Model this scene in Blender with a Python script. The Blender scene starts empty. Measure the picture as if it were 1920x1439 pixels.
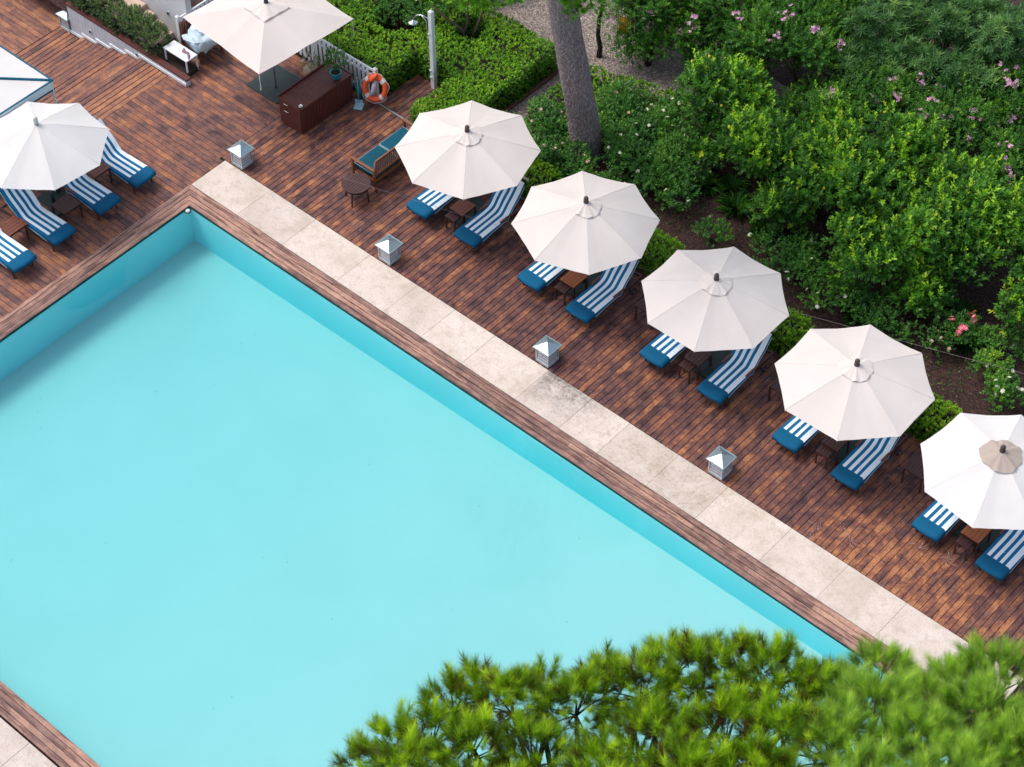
import bpy, math, random
import numpy as np
from mathutils import Vector, Matrix
PI = math.pi
R = math.radians
random.seed(7)
scene = bpy.context.scene
col = scene.collection

# ------------------------------------------------------------------ camera, sky, sun, exposure
cd = bpy.data.cameras.new('camera')
cam = bpy.data.objects.new('camera', cd)
col.objects.link(cam)
CAM = Vector((28.2294, -20.9660, 33.0))
yaw, pit, rol = R(317.82186884), R(48.40928854), R(0.73985023)
ca, sa, cb, sb, cc, sc_ = math.cos(yaw), math.sin(yaw), math.cos(pit), math.sin(pit), math.cos(rol), math.sin(rol)
F = Vector((sa*cb, ca*cb, -sb)); Rt = Vector((ca, -sa, 0)); Dn = F.cross(Rt)
ri = cc*Rt + sc_*Dn; dn = -sc_*Rt + cc*Dn
M = Matrix((( ri.x, -dn.x, -F.x, CAM.x), (ri.y, -dn.y, -F.y, CAM.y), (ri.z, -dn.z, -F.z, CAM.z), (0, 0, 0, 1)))
cam.matrix_world = M
cd.sensor_fit = 'HORIZONTAL'; cd.sensor_width = 36; cd.lens = 4181.92/1920*36
cd.clip_start = 0.5; cd.clip_end = 900
cd.dof.use_dof = True; cd.dof.focus_distance = 44; cd.dof.aperture_fstop = 9.0
scene.camera = cam

SUN_DIR = Vector((-0.56, -0.22, 1.02)).normalized()     # towards the sun
w = bpy.data.worlds.new('World'); scene.world = w; w.use_nodes = True
nt = w.node_tree; nt.nodes.clear()
sky = nt.nodes.new('ShaderNodeTexSky'); sky.sky_type = 'NISHITA'; sky.sun_disc = False
sky.sun_elevation = math.asin(SUN_DIR.z); sky.sun_rotation = math.atan2(SUN_DIR.x, SUN_DIR.y)
sky.air_density = 1.0; sky.dust_density = 3.0; sky.ozone_density = 0.6
bg = nt.nodes.new('ShaderNodeBackground'); bg.inputs[1].default_value = 0.15
ow = nt.nodes.new('ShaderNodeOutputWorld')
hz = nt.nodes.new('ShaderNodeHueSaturation'); hz.inputs['Saturation'].default_value = 0.72; hz.inputs['Value'].default_value = 1.0
nt.links.new(sky.outputs[0], hz.inputs['Color']); nt.links.new(hz.outputs[0], bg.inputs[0]); nt.links.new(bg.outputs[0], ow.inputs[0])
sl = bpy.data.lights.new('sun', 'SUN'); sl.energy = 1.3; sl.angle = R(18); sl.color = (1.0, 0.92, 0.84)
so = bpy.data.objects.new('sun', sl); col.objects.link(so)
so.rotation_euler = SUN_DIR.to_track_quat('Z', 'Y').to_euler(); so.location = (0, -20, 40)
vs = scene.view_settings
vs.view_transform = 'Standard'; vs.look = 'None'; vs.gamma = 1; vs.use_curve_mapping = False
vs.exposure = 0.59
scene.render.engine = 'CYCLES'
cy = scene.cycles
cy.use_denoising = True; cy.max_bounces = 6; cy.diffuse_bounces = 3; cy.glossy_bounces = 3
cy.transparent_max_bounces = 10; cy.transmission_bounces = 3; cy.volume_bounces = 0
cy.caustics_reflective = False; cy.caustics_refractive = False; cy.sample_clamp_indirect = 4

# ------------------------------------------------------------------ helpers
class MB:
    def __init__(s): s.v = []; s.f = []; s.m = []
    def quad(s, *idx, m=0): s.f.append(tuple(idx)); s.m.append(m)
    def box(s, c, d, rz=0, m=0, rot=None):
        b = len(s.v); x, y, z = d[0]/2, d[1]/2, d[2]/2
        mt = rot if rot is not None else Matrix.Rotation(rz, 3, 'Z')
        for q in ((-x,-y,-z),(x,-y,-z),(x,y,-z),(-x,y,-z),(-x,-y,z),(x,-y,z),(x,y,z),(-x,y,z)):
            s.v.append(tuple(mt @ Vector(q) + Vector(c)))
        for f in ((3,2,1,0),(4,5,6,7),(0,1,5,4),(1,2,6,5),(2,3,7,6),(3,0,4,7)):
            s.f.append(tuple(b+i for i in f)); s.m.append(m)
        return s
    def cbox(s, c, d, ch=0.01, rz=0, m=0):
        """box with chamfered top edges"""
        b = len(s.v); x, y, z = d[0]/2, d[1]/2, d[2]/2
        mt = Matrix.Rotation(rz, 3, 'Z')
        for (hx, hy, hz) in ((x,y,-z),(x,y,z-ch),(x-ch,y-ch,z)):
            for sx, sy in ((-1,-1),(1,-1),(1,1),(-1,1)):
                s.v.append(tuple(mt @ Vector((sx*hx, sy*hy, hz)) + Vector(c)))
        s.f.append((b+3,b+2,b+1,b)); s.m.append(m)
        for l in (0, 4):
            for i in range(4):
                j = (i+1) % 4
                s.f.append((b+l+i, b+l+j, b+l+4+j, b+l+4+i)); s.m.append(m)
        s.f.append((b+8,b+9,b+10,b+11)); s.m.append(m)
        return s
    def tube(s, pts, r, n=8, m=0, cap=True):
        pts = [Vector(p) for p in pts]; b = len(s.v)
        rr = r if isinstance(r, (list, tuple)) else [r]*len(pts)
        up = Vector((0.13, 0.21, 0.97))
        for i, p in enumerate(pts):
            t = (pts[min(i+1, len(pts)-1)] - pts[max(i-1, 0)])
            t = t.normalized() if t.length > 1e-9 else Vector((0,0,1))
            a = t.cross(up)
            if a.length < 0.05: a = t.cross(Vector((1, 0, 0)))
            a.normalize(); c = t.cross(a)
            for k in range(n):
                an = 2*PI*k/n
                s.v.append(tuple(p + (a*math.cos(an) + c*math.sin(an))*rr[i]))
        for i in range(len(pts)-1):
            for k in range(n):
                k2 = (k+1) % n
                s.f.append((b+i*n+k, b+i*n+k2, b+(i+1)*n+k2, b+(i+1)*n+k)); s.m.append(m)
        if cap:
            s.f.append(tuple(b+k for k in range(n-1, -1, -1))); s.m.append(m)
            e = b+(len(pts)-1)*n
            s.f.append(tuple(e+k for k in range(n))); s.m.append(m)
        return s
    def lathe(s, prof, n=20, c=(0,0,0), m=0, rot=None):
        b = len(s.v)
        for (r, z) in prof:
            for k in range(n):
                an = 2*PI*k/n
                q = Vector((r*math.cos(an), r*math.sin(an), z))
                if rot is not None: q = rot @ q
                s.v.append(tuple(q + Vector(c)))
        for i in range(len(prof)-1):
            for k in range(n):
                k2 = (k+1) % n
                s.f.append((b+i*n+k, b+i*n+k2, b+(i+1)*n+k2, b+(i+1)*n+k)); s.m.append(m)
        return s
    def poly(s, pts, z0, z1, m=0):
        """prism from a counter-clockwise xy outline"""
        b = len(s.v); n = len(pts)
        for z in (z0, z1):
            for p in pts: s.v.append((p[0], p[1], z))
        s.f.append(tuple(b+i for i in range(n-1, -1, -1))); s.m.append(m)
        s.f.append(tuple(b+n+i for i in range(n))); s.m.append(m)
        for i in range(n):
            j = (i+1) % n
            s.f.append((b+i, b+j, b+n+j, b+n+i)); s.m.append(m)
        return s
    def mesh(s, name, mats, smooth=False):
        me = bpy.data.meshes.new(name); me.from_pydata(s.v, [], s.f)
        mats = mats if isinstance(mats, (list, tuple)) else [mats]
        for m in mats: me.materials.append(m)
        if len(mats) > 1: me.polygons.foreach_set('material_index', s.m)
        if smooth: me.polygons.foreach_set('use_smooth', [True]*len(me.polygons))
        me.update(); return me
    def build(s, name, mats, parent=None, smooth=False, loc=None):
        o = bpy.data.objects.new(name, s.mesh(name, mats, smooth)); col.objects.link(o)
        if parent is not None: o.parent = parent
        if loc: o.location = loc
        return o

def link(name, me, parent=None, loc=(0,0,0), rz=0, scale=None):
    o = bpy.data.objects.new(name, me); col.objects.link(o)
    if parent is not None: o.parent = parent
    o.location = loc; o.rotation_euler = (0, 0, rz)
    if scale: o.scale = scale
    return o
def tag(o, label=None, cat=None, group=None, kind=None):
    if label: o['label'] = label
    if cat: o['category'] = cat
    if group: o['group'] = group
    if kind: o['kind'] = kind
    return o
def thing(name, label, cat, loc=(0,0,0), rz=0, group=None):
    o = bpy.data.objects.new(name, None); col.objects.link(o)
    o.location = loc; o.rotation_euler = (0, 0, rz); o.empty_display_size = 0.2
    return tag(o, label, cat, group)
def dup(root, loc, rz=0, label=None):
    r = root.copy(); col.objects.link(r); r.location = loc; r.rotation_euler = (0, 0, rz)
    if label: r['label'] = label
    for ch in list(root.children):
        c = ch.copy(); col.objects.link(c); c.parent = r
        for g in list(ch.children):
            d = g.copy(); col.objects.link(d); d.parent = c
    return r

# ------------------------------------------------------------------ materials
def newmat(name):
    m = bpy.data.materials.new(name); m.use_nodes = True
    n = m.node_tree; n.nodes.clear()
    out = n.nodes.new('ShaderNodeOutputMaterial'); p = n.nodes.new('ShaderNodeBsdfPrincipled')
    n.links.new(p.outputs[0], out.inputs[0])
    return m, n, p, out
def ramp(n, stops, interp='LINEAR'):
    r = n.nodes.new('ShaderNodeValToRGB'); cr = r.color_ramp; cr.interpolation = interp
    while len(cr.elements) < len(stops): cr.elements.new(0.5)
    for e, (p, c) in zip(cr.elements, stops):
        e.position = p; e.color = (*c, 1) if len(c) == 3 else c
    return r
def pos(n, scale=(1,1,1), loc=(0,0,0), kind='world', rot=(0,0,0)):
    mp = n.nodes.new('ShaderNodeMapping'); mp.inputs['Scale'].default_value = scale; mp.inputs['Location'].default_value = loc
    mp.inputs['Rotation'].default_value = rot
    if kind == 'world':
        g = n.nodes.new('ShaderNodeNewGeometry'); n.links.new(g.outputs['Position'], mp.inputs[0])
    else:
        t = n.nodes.new('ShaderNodeTexCoord'); n.links.new(t.outputs['Object'], mp.inputs[0])
    return mp
def noise(n, vec, scale, detail=3, rough=0.5, dist=0):
    t = n.nodes.new('ShaderNodeTexNoise'); t.inputs['Scale'].default_value = scale
    t.inputs['Detail'].default_value = detail; t.inputs['Roughness'].default_value = rough; t.inputs['Distortion'].default_value = dist
    if vec is not None: n.links.new(vec.outputs[0], t.inputs['Vector'])
    return t
def mixc(n, fac, a, b, mode='MIX'):
    x = n.nodes.new('ShaderNodeMix'); x.data_type = 'RGBA'; x.blend_type = mode
    for v, i in ((fac, 0), (a, 6), (b, 7)):
        if isinstance(v, (int, float)): x.inputs[i].default_value = v
        elif isinstance(v, tuple): x.inputs[i].default_value = (*v, 1)
        else: n.links.new(v, x.inputs[i])
    return x.outputs[2]
def mth(n, op, a, b=None, clamp=False):
    x = n.nodes.new('ShaderNodeMath'); x.operation = op; x.use_clamp = clamp
    for v, i in ((a, 0), (b, 1)):
        if v is None: continue
        if isinstance(v, (int, float)): x.inputs[i].default_value = v
        else: n.links.new(v, x.inputs[i])
    return x.outputs[0]
def maprange(n, v, a, b, c=0, d=1):
    x = n.nodes.new('ShaderNodeMapRange'); x.inputs[1].default_value = a; x.inputs[2].default_value = b
    x.inputs[3].default_value = c; x.inputs[4].default_value = d; n.links.new(v, x.inputs[0]); return x.outputs[0]
def bump(n, p, h, strength=0.3, dist=0.01):
    b = n.nodes.new('ShaderNodeBump'); b.inputs['Strength'].default_value = strength; b.inputs['Distance'].default_value = dist
    n.links.new(h, b.inputs['Height']); n.links.new(b.outputs[0], p.inputs['Normal'])
def simple(name, c, rough=0.6, metal=0, var=0.12, scale=14, spec=0.5, bmp=0.1):
    m, n, p, _ = newmat(name)
    ps = pos(n, kind='object'); t = noise(n, ps, scale, 4)
    dark = tuple(x*(1-var) for x in c); lite = tuple(min(1, x*(1+var)) for x in c)
    r = ramp(n, [(0.3, dark), (0.7, lite)]); n.links.new(t.outputs[0], r.inputs[0]); n.links.new(r.outputs[0], p.inputs['Base Color'])
    p.inputs['Roughness'].default_value = rough; p.inputs['Metallic'].default_value = metal
    p.inputs['Specular IOR Level'].default_value = spec
    if bmp: bump(n, p, t.outputs[0], bmp, 0.01)
    return m

def deck_mat(name, axis, kind='deck', pitch=0.131):
    """weathered hardwood; grain and board shade follow the board axis ('x' or 'y')"""
    m, n, p, _ = newmat(name)
    g = n.nodes.new('ShaderNodeNewGeometry'); sx = n.nodes.new('ShaderNodeSeparateXYZ'); n.links.new(g.outputs['Position'], sx.inputs[0])
    oi = n.nodes.new('ShaderNodeObjectInfo')
    st = (0.9, 26, 5) if axis == 'x' else (26, 0.9, 5)
    grain = noise(n, pos(n, st), 1.6, 5, 0.62)
    blot = noise(n, pos(n, (0.8, 1.3, 1) if axis == 'x' else (1.3, 0.8, 1)), 3.6, 5, 0.70, 0.2)
    if kind in ('deck', 'left'):
        across, along = (sx.outputs[1], sx.outputs[0]) if axis == 'x' else (sx.outputs[0], sx.outputs[1])
        off = 4.92+0.0655 if axis == 'x' else -0.385-0.0655
        cell = mth(n, 'FLOOR', mth(n, 'DIVIDE', mth(n, 'SUBTRACT', across, off), pitch))
        cx = n.nodes.new('ShaderNodeCombineXYZ'); n.links.new(mth(n, 'MULTIPLY', cell, 0.83), cx.inputs[0]); n.links.new(mth(n, 'MULTIPLY', along, 1.5), cx.inputs[1])
        streak = noise(n, cx, 1.35, 3, 0.6)  # random tone per board, drifting along its length
    else:
        st2 = (1.3, 5, 1) if axis == 'x' else (5, 1.3, 1)
        streak = noise(n, pos(n, st2, (3.3, 1.7, 0)), 1.5, 3, 0.55, 0.2)
    fine = noise(n, pos(n, (1,1,1)), 22, 3, 0.6)
    v = mth(n, 'ADD', mth(n, 'MULTIPLY', oi.outputs['Random'], {'coping': 0.42, 'stair': 0.36}.get(kind, 0.24)), mth(n, 'MULTIPLY', grain.outputs[0], 0.20))
    v = mth(n, 'ADD', v, mth(n, 'MULTIPLY', maprange(n, blot.outputs[0], 0.36, 0.64), 0.42 if kind == 'deck' else 0.34))
    v = mth(n, 'ADD', v, mth(n, 'MULTIPLY', maprange(n, streak.outputs[0], 0.38, 0.66), 0.21 if kind != 'coping' else 0.14))
    if kind == 'deck':      # drier, paler boards in the patched corner
        pm = mth(n, 'MULTIPLY', maprange(n, sx.outputs[0], 14.9, 15.9), mth(n, 'MULTIPLY', maprange(n, sx.outputs[0], 18.2, 19.6, 1, 0), maprange(n, sx.outputs[1], 2.1, 3.2, 1, 0)))
        v = mth(n, 'ADD', v, mth(n, 'MULTIPLY', mth(n, 'MINIMUM', mth(n, 'MAXIMUM', pm, 0.0), 1.0), 0.17))
    if kind == 'deck':
        st_ = [(0.18, (0.040, 0.018, 0.021)), (0.36, (0.086, 0.038, 0.038)), (0.52, (0.150, 0.063, 0.052)), (0.68, (0.260, 0.098, 0.052)), (0.84, (0.42, 0.180, 0.080))]
    elif kind == 'left':
        st_ = [(0.16, (0.060, 0.029, 0.031)), (0.35, (0.130, 0.062, 0.056)), (0.51, (0.215, 0.094, 0.070)), (0.66, (0.330, 0.130, 0.066)), (0.84, (0.48, 0.21, 0.095))]
    elif kind == 'stair':
        st_ = [(0.16, (0.080, 0.040, 0.042)), (0.34, (0.165, 0.080, 0.068)), (0.50, (0.245, 0.110, 0.078)), (0.66, (0.34, 0.145, 0.080)), (0.86, (0.46, 0.22, 0.115))]
    else:
        st_ = [(0.12, (0.095, 0.050, 0.044)), (0.30, (0.190, 0.108, 0.092)), (0.48, (0.30, 0.170, 0.135)), (0.68, (0.42, 0.235, 0.175)), (0.9, (0.52, 0.31, 0.22))]
    r = ramp(n, st_); n.links.new(v, r.inputs[0])
    c = mixc(n, mth(n, 'MULTIPLY', maprange(n, fine.outputs[0], 0.45, 0.75), 0.5), r.outputs[0], (0.022, 0.016, 0.018) if kind != 'coping' else (0.11, 0.07, 0.06))
    if kind == 'deck':      # dried-out pale patches near the third and fifth places
        pp = noise(n, pos(n, (1.2, 5, 1) if axis == 'x' else (5, 1.2, 1), (7, 2, 0)), 2.2, 2)
        c = mixc(n, mth(n, 'MULTIPLY', maprange(n, pp.outputs[0], 0.64, 0.70), 0.45), c, (0.24, 0.18, 0.16))
    if kind == 'coping':    # old wet marks
        pp = noise(n, pos(n, (0.5, 7.0, 1) if axis == 'x' else (7.0, 0.5, 1), (5, 2, 0)), 2.2, 5, 0.65)
        c = mixc(n, mth(n, 'MULTIPLY', maprange(n, pp.outputs[0], 0.52, 0.56), 0.72), c, (0.085, 0.040, 0.033))
    n.links.new(c, p.inputs['Base Color'])
    n.links.new(maprange(n, grain.outputs[0], 0.3, 0.7, 0.5, 0.8), p.inputs['Roughness'])
    p.inputs['Specular IOR Level'].default_value = 0.35
    bump(n, p, grain.outputs[0], 0.35, 0.008)
    return m
M_deckY = deck_mat('deck_wood_y', 'y', 'deck'); M_deckX = deck_mat('deck_wood_x', 'x', 'left'); M_stair = deck_mat('stair_wood', 'y', 'stair')
M_lowX = deck_mat('lower_deck_wood', 'x', 'stair')
M_copX = deck_mat('coping_wood_x', 'x', 'coping'); M_copY = deck_mat('coping_wood_y', 'y', 'coping')
M_joist = simple('under_deck', (0.012, 0.008, 0.008), 0.9)

def furn(name, c0, c1, scale=(3, 40, 3)):
    m, n, p, _ = newmat(name)
    t = noise(n, pos(n, scale, kind='object'), 1.5, 4, 0.6); r = ramp(n, [(0.3, c0), (0.7, c1)])
    n.links.new(t.outputs[0], r.inputs[0]); n.links.new(r.outputs[0], p.inputs['Base Color'])
    p.inputs['Roughness'].default_value = 0.5; bump(n, p, t.outputs[0], 0.2, 0.004)
    return m
M_fw = furn('dark_stained_wood', (0.030, 0.011, 0.010), (0.075, 0.026, 0.022))
M_fwr = furn('red_stained_wood', (0.11, 0.028, 0.018), (0.19, 0.055, 0.028))
M_fwo = furn('orange_teak', (0.22, 0.055, 0.018), (0.36, 0.11, 0.035))
M_teak = furn('bench_teak', (0.14, 0.045, 0.018), (0.26, 0.095, 0.035))
M_cab = furn('cabinet_wood', (0.055, 0.012, 0.010), (0.125, 0.034, 0.022), (40, 40, 3))
M_cabtop = furn('cabinet_lid_wood', (0.045, 0.012, 0.012), (0.15, 0.040, 0.024), (3, 30, 3))
M_wheel = simple('black_rubber', (0.02, 0.02, 0.022), 0.7)

def fabric(name, c, trans=0.25, wr=0.35, scale=3.0, var=0.05):
    m, n, p, out = newmat(name)
    o = pos(n, kind='object')
    t = noise(n, o, scale, 3, 0.55, 0.6); f = noise(n, o, 130, 2, 0.5); l = noise(n, o, 1.3, 2)
    r = ramp(n, [(0.3, tuple(x*(1-var) for x in c)), (0.7, tuple(min(1, x*(1+var*0.6)) for x in c))])
    n.links.new(l.outputs[0], r.inputs[0]); n.links.new(r.outputs[0], p.inputs['Base Color'])
    p.inputs['Roughness'].default_value = 0.85; p.inputs['Specular IOR Level'].default_value = 0.2
    wv = n.nodes.new('ShaderNodeTexWave'); wv.inputs['Scale'].default_value = 2.4; wv.inputs['Distortion'].default_value = 9; wv.inputs['Detail'].default_value = 2
    wv.inputs['Detail Scale'].default_value = 1.2
    n.links.new(o.outputs[0], wv.inputs[0])
    h = mth(n, 'ADD', mth(n, 'MULTIPLY', t.outputs[0], 0.8), mth(n, 'MULTIPLY', f.outputs[0], 0.04))
    h = mth(n, 'ADD', h, mth(n, 'MULTIPLY', mth(n, 'MULTIPLY', wv.outputs[0], maprange(n, l.outputs[0], 0.45, 0.62)), 0.10))
    bump(n, p, h, wr, 0.03)
    if trans:
        tr = n.nodes.new('ShaderNodeBsdfTranslucent'); n.links.new(r.outputs[0], tr.inputs[0])
        mx = n.nodes.new('ShaderNodeMixShader'); mx.inputs[0].default_value = trans
        n.links.new(p.outputs[0], mx.inputs[1]); n.links.new(tr.outputs[0], mx.inputs[2]); n.links.new(mx.outputs[0], out.inputs[0])
    return m
M_canv = fabric('cream_canvas', (0.80, 0.735, 0.69)); M_canw = fabric('white_canvas', (0.84, 0.82, 0.80)); M_canb = fabric('beige_canvas', (0.52, 0.44, 0.38))
M_blue = fabric('blue_towelling', (0.005, 0.125, 0.275), 0, 0.25, 9, 0.2); M_white = fabric('white_towelling', (0.74, 0.83, 0.88), 0, 0.25, 9, 0.05)
M_teal = fabric('teal_blue_cover', (0.003, 0.100, 0.210), 0, 0.25, 9, 0.2); M_bench = fabric('teal_cushion', (0.003, 0.075, 0.115), 0, 0.25, 7, 0.2)
M_trim = fabric('blue_canvas_trim', (0.008, 0.10, 0.17), 0, 0.2)
M_pipe = simple('pale_piping', (0.55, 0.68, 0.72), 0.8); M_dot = simple('emblem_thread', (0.10, 0.42, 0.55), 0.8)
M_zinc = simple('pale_zinc', (0.40, 0.52, 0.57), 0.30, 0.75, 0.12, 9)
M_zincd = simple('frame_zinc', (0.50, 0.56, 0.58), 0.5, 0.25, 0.15, 9)
M_chrome = simple('chrome', (0.75, 0.75, 0.76), 0.18, 1.0, 0.05)
M_lampcore = simple('frosted_lamp', (0.84, 0.80, 0.82), 0.4); M_dgreen = simple('dark_green_base', (0.012, 0.030, 0.032), 0.6, 0, 0.3, 5)
M_pole = simple('grey_pole', (0.42, 0.42, 0.43), 0.4, 0.4); M_knob = simple('brown_knob', (0.07, 0.045, 0.04), 0.45)
M_whitep = simple('white_paint', (0.72, 0.75, 0.77), 0.55, 0, 0.06, 6); M_plaster = simple('white_render', (0.66, 0.65, 0.67), 0.9, 0, 0.06, 30, 0.3, 0.3)
M_board = simple('pale_grey_board', (0.50, 0.54, 0.60), 0.7, 0, 0.10, 5); M_black = simple('black_fitting', (0.02, 0.025, 0.03), 0.4)
M_tealpot = simple('turquoise_glaze', (0.005, 0.23, 0.25), 0.3, 0, 0.1); M_soil = simple('potting_soil', (0.02, 0.013, 0.009), 0.95)
M_orange = simple('orange_plastic', (0.78, 0.10, 0.025), 0.45, 0, 0.12, 8); M_rope = simple('white_rope', (0.65, 0.63, 0.62), 0.8)
M_pouch = simple('pale_pouch', (0.45, 0.42, 0.48), 0.8); M_ltblue = simple('light_blue_plastic', (0.30, 0.52, 0.58), 0.4); M_tealp = simple('teal_plastic', (0.01, 0.22, 0.25), 0.4)
M_hose = simple('yellow_hose', (0.55, 0.30, 0.012), 0.4); M_stepst = simple('sand_stone_step', (0.52, 0.40, 0.31), 0.85, 0, 0.15, 9)
M_rim = simple('red_brown_rim', (0.085, 0.018, 0.013), 0.6, 0, 0.25, 7); M_brick = simple('brick', (0.13, 0.045, 0.035), 0.85, 0, 0.3, 12)
M_wire = simple('thin_cable', (0.26, 0.20, 0.21), 0.8); M_strip = simple('metal_strip', (0.30, 0.27, 0.26), 0.5, 0.2)

def glass_mat():
    m, n, p, out = newmat('lantern_glass')
    tr = n.nodes.new('ShaderNodeBsdfTransparent'); tr.inputs[0].default_value = (0.95, 0.97, 0.98, 1)
    gl = n.nodes.new('ShaderNodeBsdfGlossy'); gl.inputs['Roughness'].default_value = 0.08
    mx = n.nodes.new('ShaderNodeMixShader'); fr = n.nodes.new('ShaderNodeFresnel'); fr.inputs[0].default_value = 1.6
    gg = n.nodes.new('ShaderNodeNewGeometry')
    n.links.new(mth(n, 'MULTIPLY', fr.outputs[0], mth(n, 'SUBTRACT', 1.0, gg.outputs['Backfacing'])), mx.inputs[0]); n.links.new(tr.outputs[0], mx.inputs[1]); n.links.new(gl.outputs[0], mx.inputs[2]); n.links.new(mx.outputs[0], out.inputs[0])
    return m
M_glass = glass_mat(); M_bar = simple('lantern_bar', (0.17, 0.15, 0.18), 0.6)

def stone_mat():
    m, n, p, _ = newmat('travertine')
    w_ = pos(n); oi = n.nodes.new('ShaderNodeObjectInfo')
    a = noise(n, w_, 1.3, 5, 0.6, 0.4); b = noise(n, pos(n, (1,1,1), (4, 9, 0)), 5.5, 5, 0.65, 0.5); f = noise(n, w_, 34, 3, 0.7)
    r = ramp(n, [(0.25, (0.48, 0.40, 0.335)), (0.48, (0.61, 0.53, 0.465)), (0.75, (0.69, 0.62, 0.565))]); n.links.new(a.outputs[0], r.inputs[0])
    gr = noise(n, pos(n), 13, 5, 0.8)
    c = mixc(n, mth(n, 'MULTIPLY', maprange(n, b.outputs[0], 0.50, 0.72), 0.55), r.outputs[0], (0.40, 0.31, 0.235))
    c = mixc(n, mth(n, 'MULTIPLY', maprange(n, f.outputs[0], 0.54, 0.70), 0.6), c, (0.24, 0.19, 0.16))
    c = mixc(n, mth(n, 'MULTIPLY', maprange(n, gr.outputs[0], 0.56, 0.72), 0.35), c, (0.36, 0.28, 0.22))
    g = n.nodes.new('ShaderNodeNewGeometry'); s = n.nodes.new('ShaderNodeSeparateXYZ'); n.links.new(g.outputs[0], s.inputs[0])
    # dark lichen stain on the slabs beside the third lantern
    mx = mth(n, 'MULTIPLY', maprange(n, s.outputs[0], 8.85, 8.95), maprange(n, s.outputs[0], 9.6, 10.9, 1, 0))
    my = maprange(n, s.outputs[1], 0.65, 1.35, 0.15, 1.0)
    st = noise(n, pos(n, (1,1,1), (2, 3, 0)), 2.6, 7, 0.75, 0.4)
    k = mth(n, 'MULTIPLY', mth(n, 'MULTIPLY', mth(n, 'MULTIPLY', mx, my), maprange(n, st.outputs[0], 0.34, 0.54)), maprange(n, gr.outputs[0], 0.38, 0.60, 0.35, 1.15), True)
    c = mixc(n, mth(n, 'MULTIPLY', k, 0.9), c, (0.15, 0.13, 0.115))
    mx2 = mth(n, 'MULTIPLY', maprange(n, s.outputs[0], 10.6, 10.9), maprange(n, s.outputs[0], 13.3, 14.4, 1, 0))
    k2 = mth(n, 'MULTIPLY', mth(n, 'MULTIPLY', mx2, maprange(n, st.outputs[0], 0.44, 0.62)), maprange(n, gr.outputs[0], 0.42, 0.60), True)
    c = mixc(n, mth(n, 'MULTIPLY', k2, 0.55), c, (0.27, 0.19, 0.12))
    hs = n.nodes.new('ShaderNodeHueSaturation'); n.links.new(c, hs.inputs['Color']); n.links.new(maprange(n, oi.outputs['Random'], 0, 1, 0.90, 1.06), hs.inputs['Value'])
    n.links.new(hs.outputs[0], p.inputs['Base Color']); p.inputs['Roughness'].default_value = 0.8; p.inputs['Specular IOR Level'].default_value = 0.25
    bump(n, p, f.outputs[0], 0.25, 0.006)
    return m
M_stone = stone_mat()

def mulch_mat():
    m, n, p, _ = newmat('mulch')
    w_ = pos(n); v = n.nodes.new('ShaderNodeTexVoronoi'); v.inputs['Scale'].default_value = 26; n.links.new(w_.outputs[0], v.inputs[0])
    a = noise(n, w_, 2, 4); r = ramp(n, [(0.0, (0.010, 0.006, 0.005)), (0.5, (0.040, 0.018, 0.015)), (1.0, (0.105, 0.052, 0.042))])
    sp = n.nodes.new('ShaderNodeSeparateColor'); n.links.new(v.outputs['Color'], sp.inputs[0])
    n.links.new(mth(n, 'ADD', mth(n, 'MULTIPLY', sp.outputs[0], 0.7), mth(n, 'MULTIPLY', a.outputs[0], 0.3)), r.inputs[0])
    n.links.new(r.outputs[0], p.inputs['Base Color']); p.inputs['Roughness'].default_value = 0.95; bump(n, p, v.outputs[0], 0.8, 0.03)
    return m
M_mulch = mulch_mat()
def gravel_mat():
    m, n, p, _ = newmat('pebble_gravel')
    w_ = pos(n); v = n.nodes.new('ShaderNodeTexVoronoi'); v.inputs['Scale'].default_value = 42; n.links.new(w_.outputs[0], v.inputs[0])
    sp = n.nodes.new('ShaderNodeSeparateColor'); n.links.new(v.outputs['Color'], sp.inputs[0])
    r = ramp(n, [(0.0, (0.075, 0.060, 0.058)), (0.4, (0.18, 0.145, 0.135)), (0.75, (0.32, 0.255, 0.205)), (1.0, (0.55, 0.48, 0.42))])
    n.links.new(sp.outputs[0], r.inputs[0])
    big = noise(n, w_, 0.9, 3); c = mixc(n, maprange(n, big.outputs[0], 0.35, 0.65, 0, 0.35), r.outputs[0], (0.15, 0.11, 0.10))
    n.links.new(c, p.inputs['Base Color']); p.inputs['Roughness'].default_value = 0.9; bump(n, p, v.outputs[0], 0.7, 0.02)
    return m
M_gravel = gravel_mat()

def leafmat(name, stops, trans=0.32, rough=0.45):
    m, n, p, out = newmat(name)
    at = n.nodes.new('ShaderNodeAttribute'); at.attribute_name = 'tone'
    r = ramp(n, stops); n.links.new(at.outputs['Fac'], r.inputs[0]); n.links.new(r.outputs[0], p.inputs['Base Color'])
    p.inputs['Roughness'].default_value = rough; p.inputs['Specular IOR Level'].default_value = 0.35
    tr = n.nodes.new('ShaderNodeBsdfTranslucent')
    c = mixc(n, 1.0, r.outputs[0], (1.5, 1.6, 0.5), 'MULTIPLY'); n.links.new(c, tr.inputs[0])
    mx = n.nodes.new('ShaderNodeMixShader'); mx.inputs[0].default_value = trans
    n.links.new(p.outputs[0], mx.inputs[1]); n.links.new(tr.outputs[0], mx.inputs[2]); n.links.new(mx.outputs[0], out.inputs[0])
    return m
L_hedge = leafmat('hedge_leaf', [(0, (0.018, 0.068, 0.008)), (0.38, (0.068, 0.200, 0.009)), (0.66, (0.19, 0.400, 0.012)), (1, (0.42, 0.60, 0.03))])
L_citrus = leafmat('citrus_leaf', [(0, (0.014, 0.055, 0.012)), (0.38, (0.042, 0.150, 0.016)), (0.64, (0.105, 0.285, 0.020)), (0.86, (0.38, 0.66, 0.028)), (1, (0.50, 0.58, 0.03))])
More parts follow.
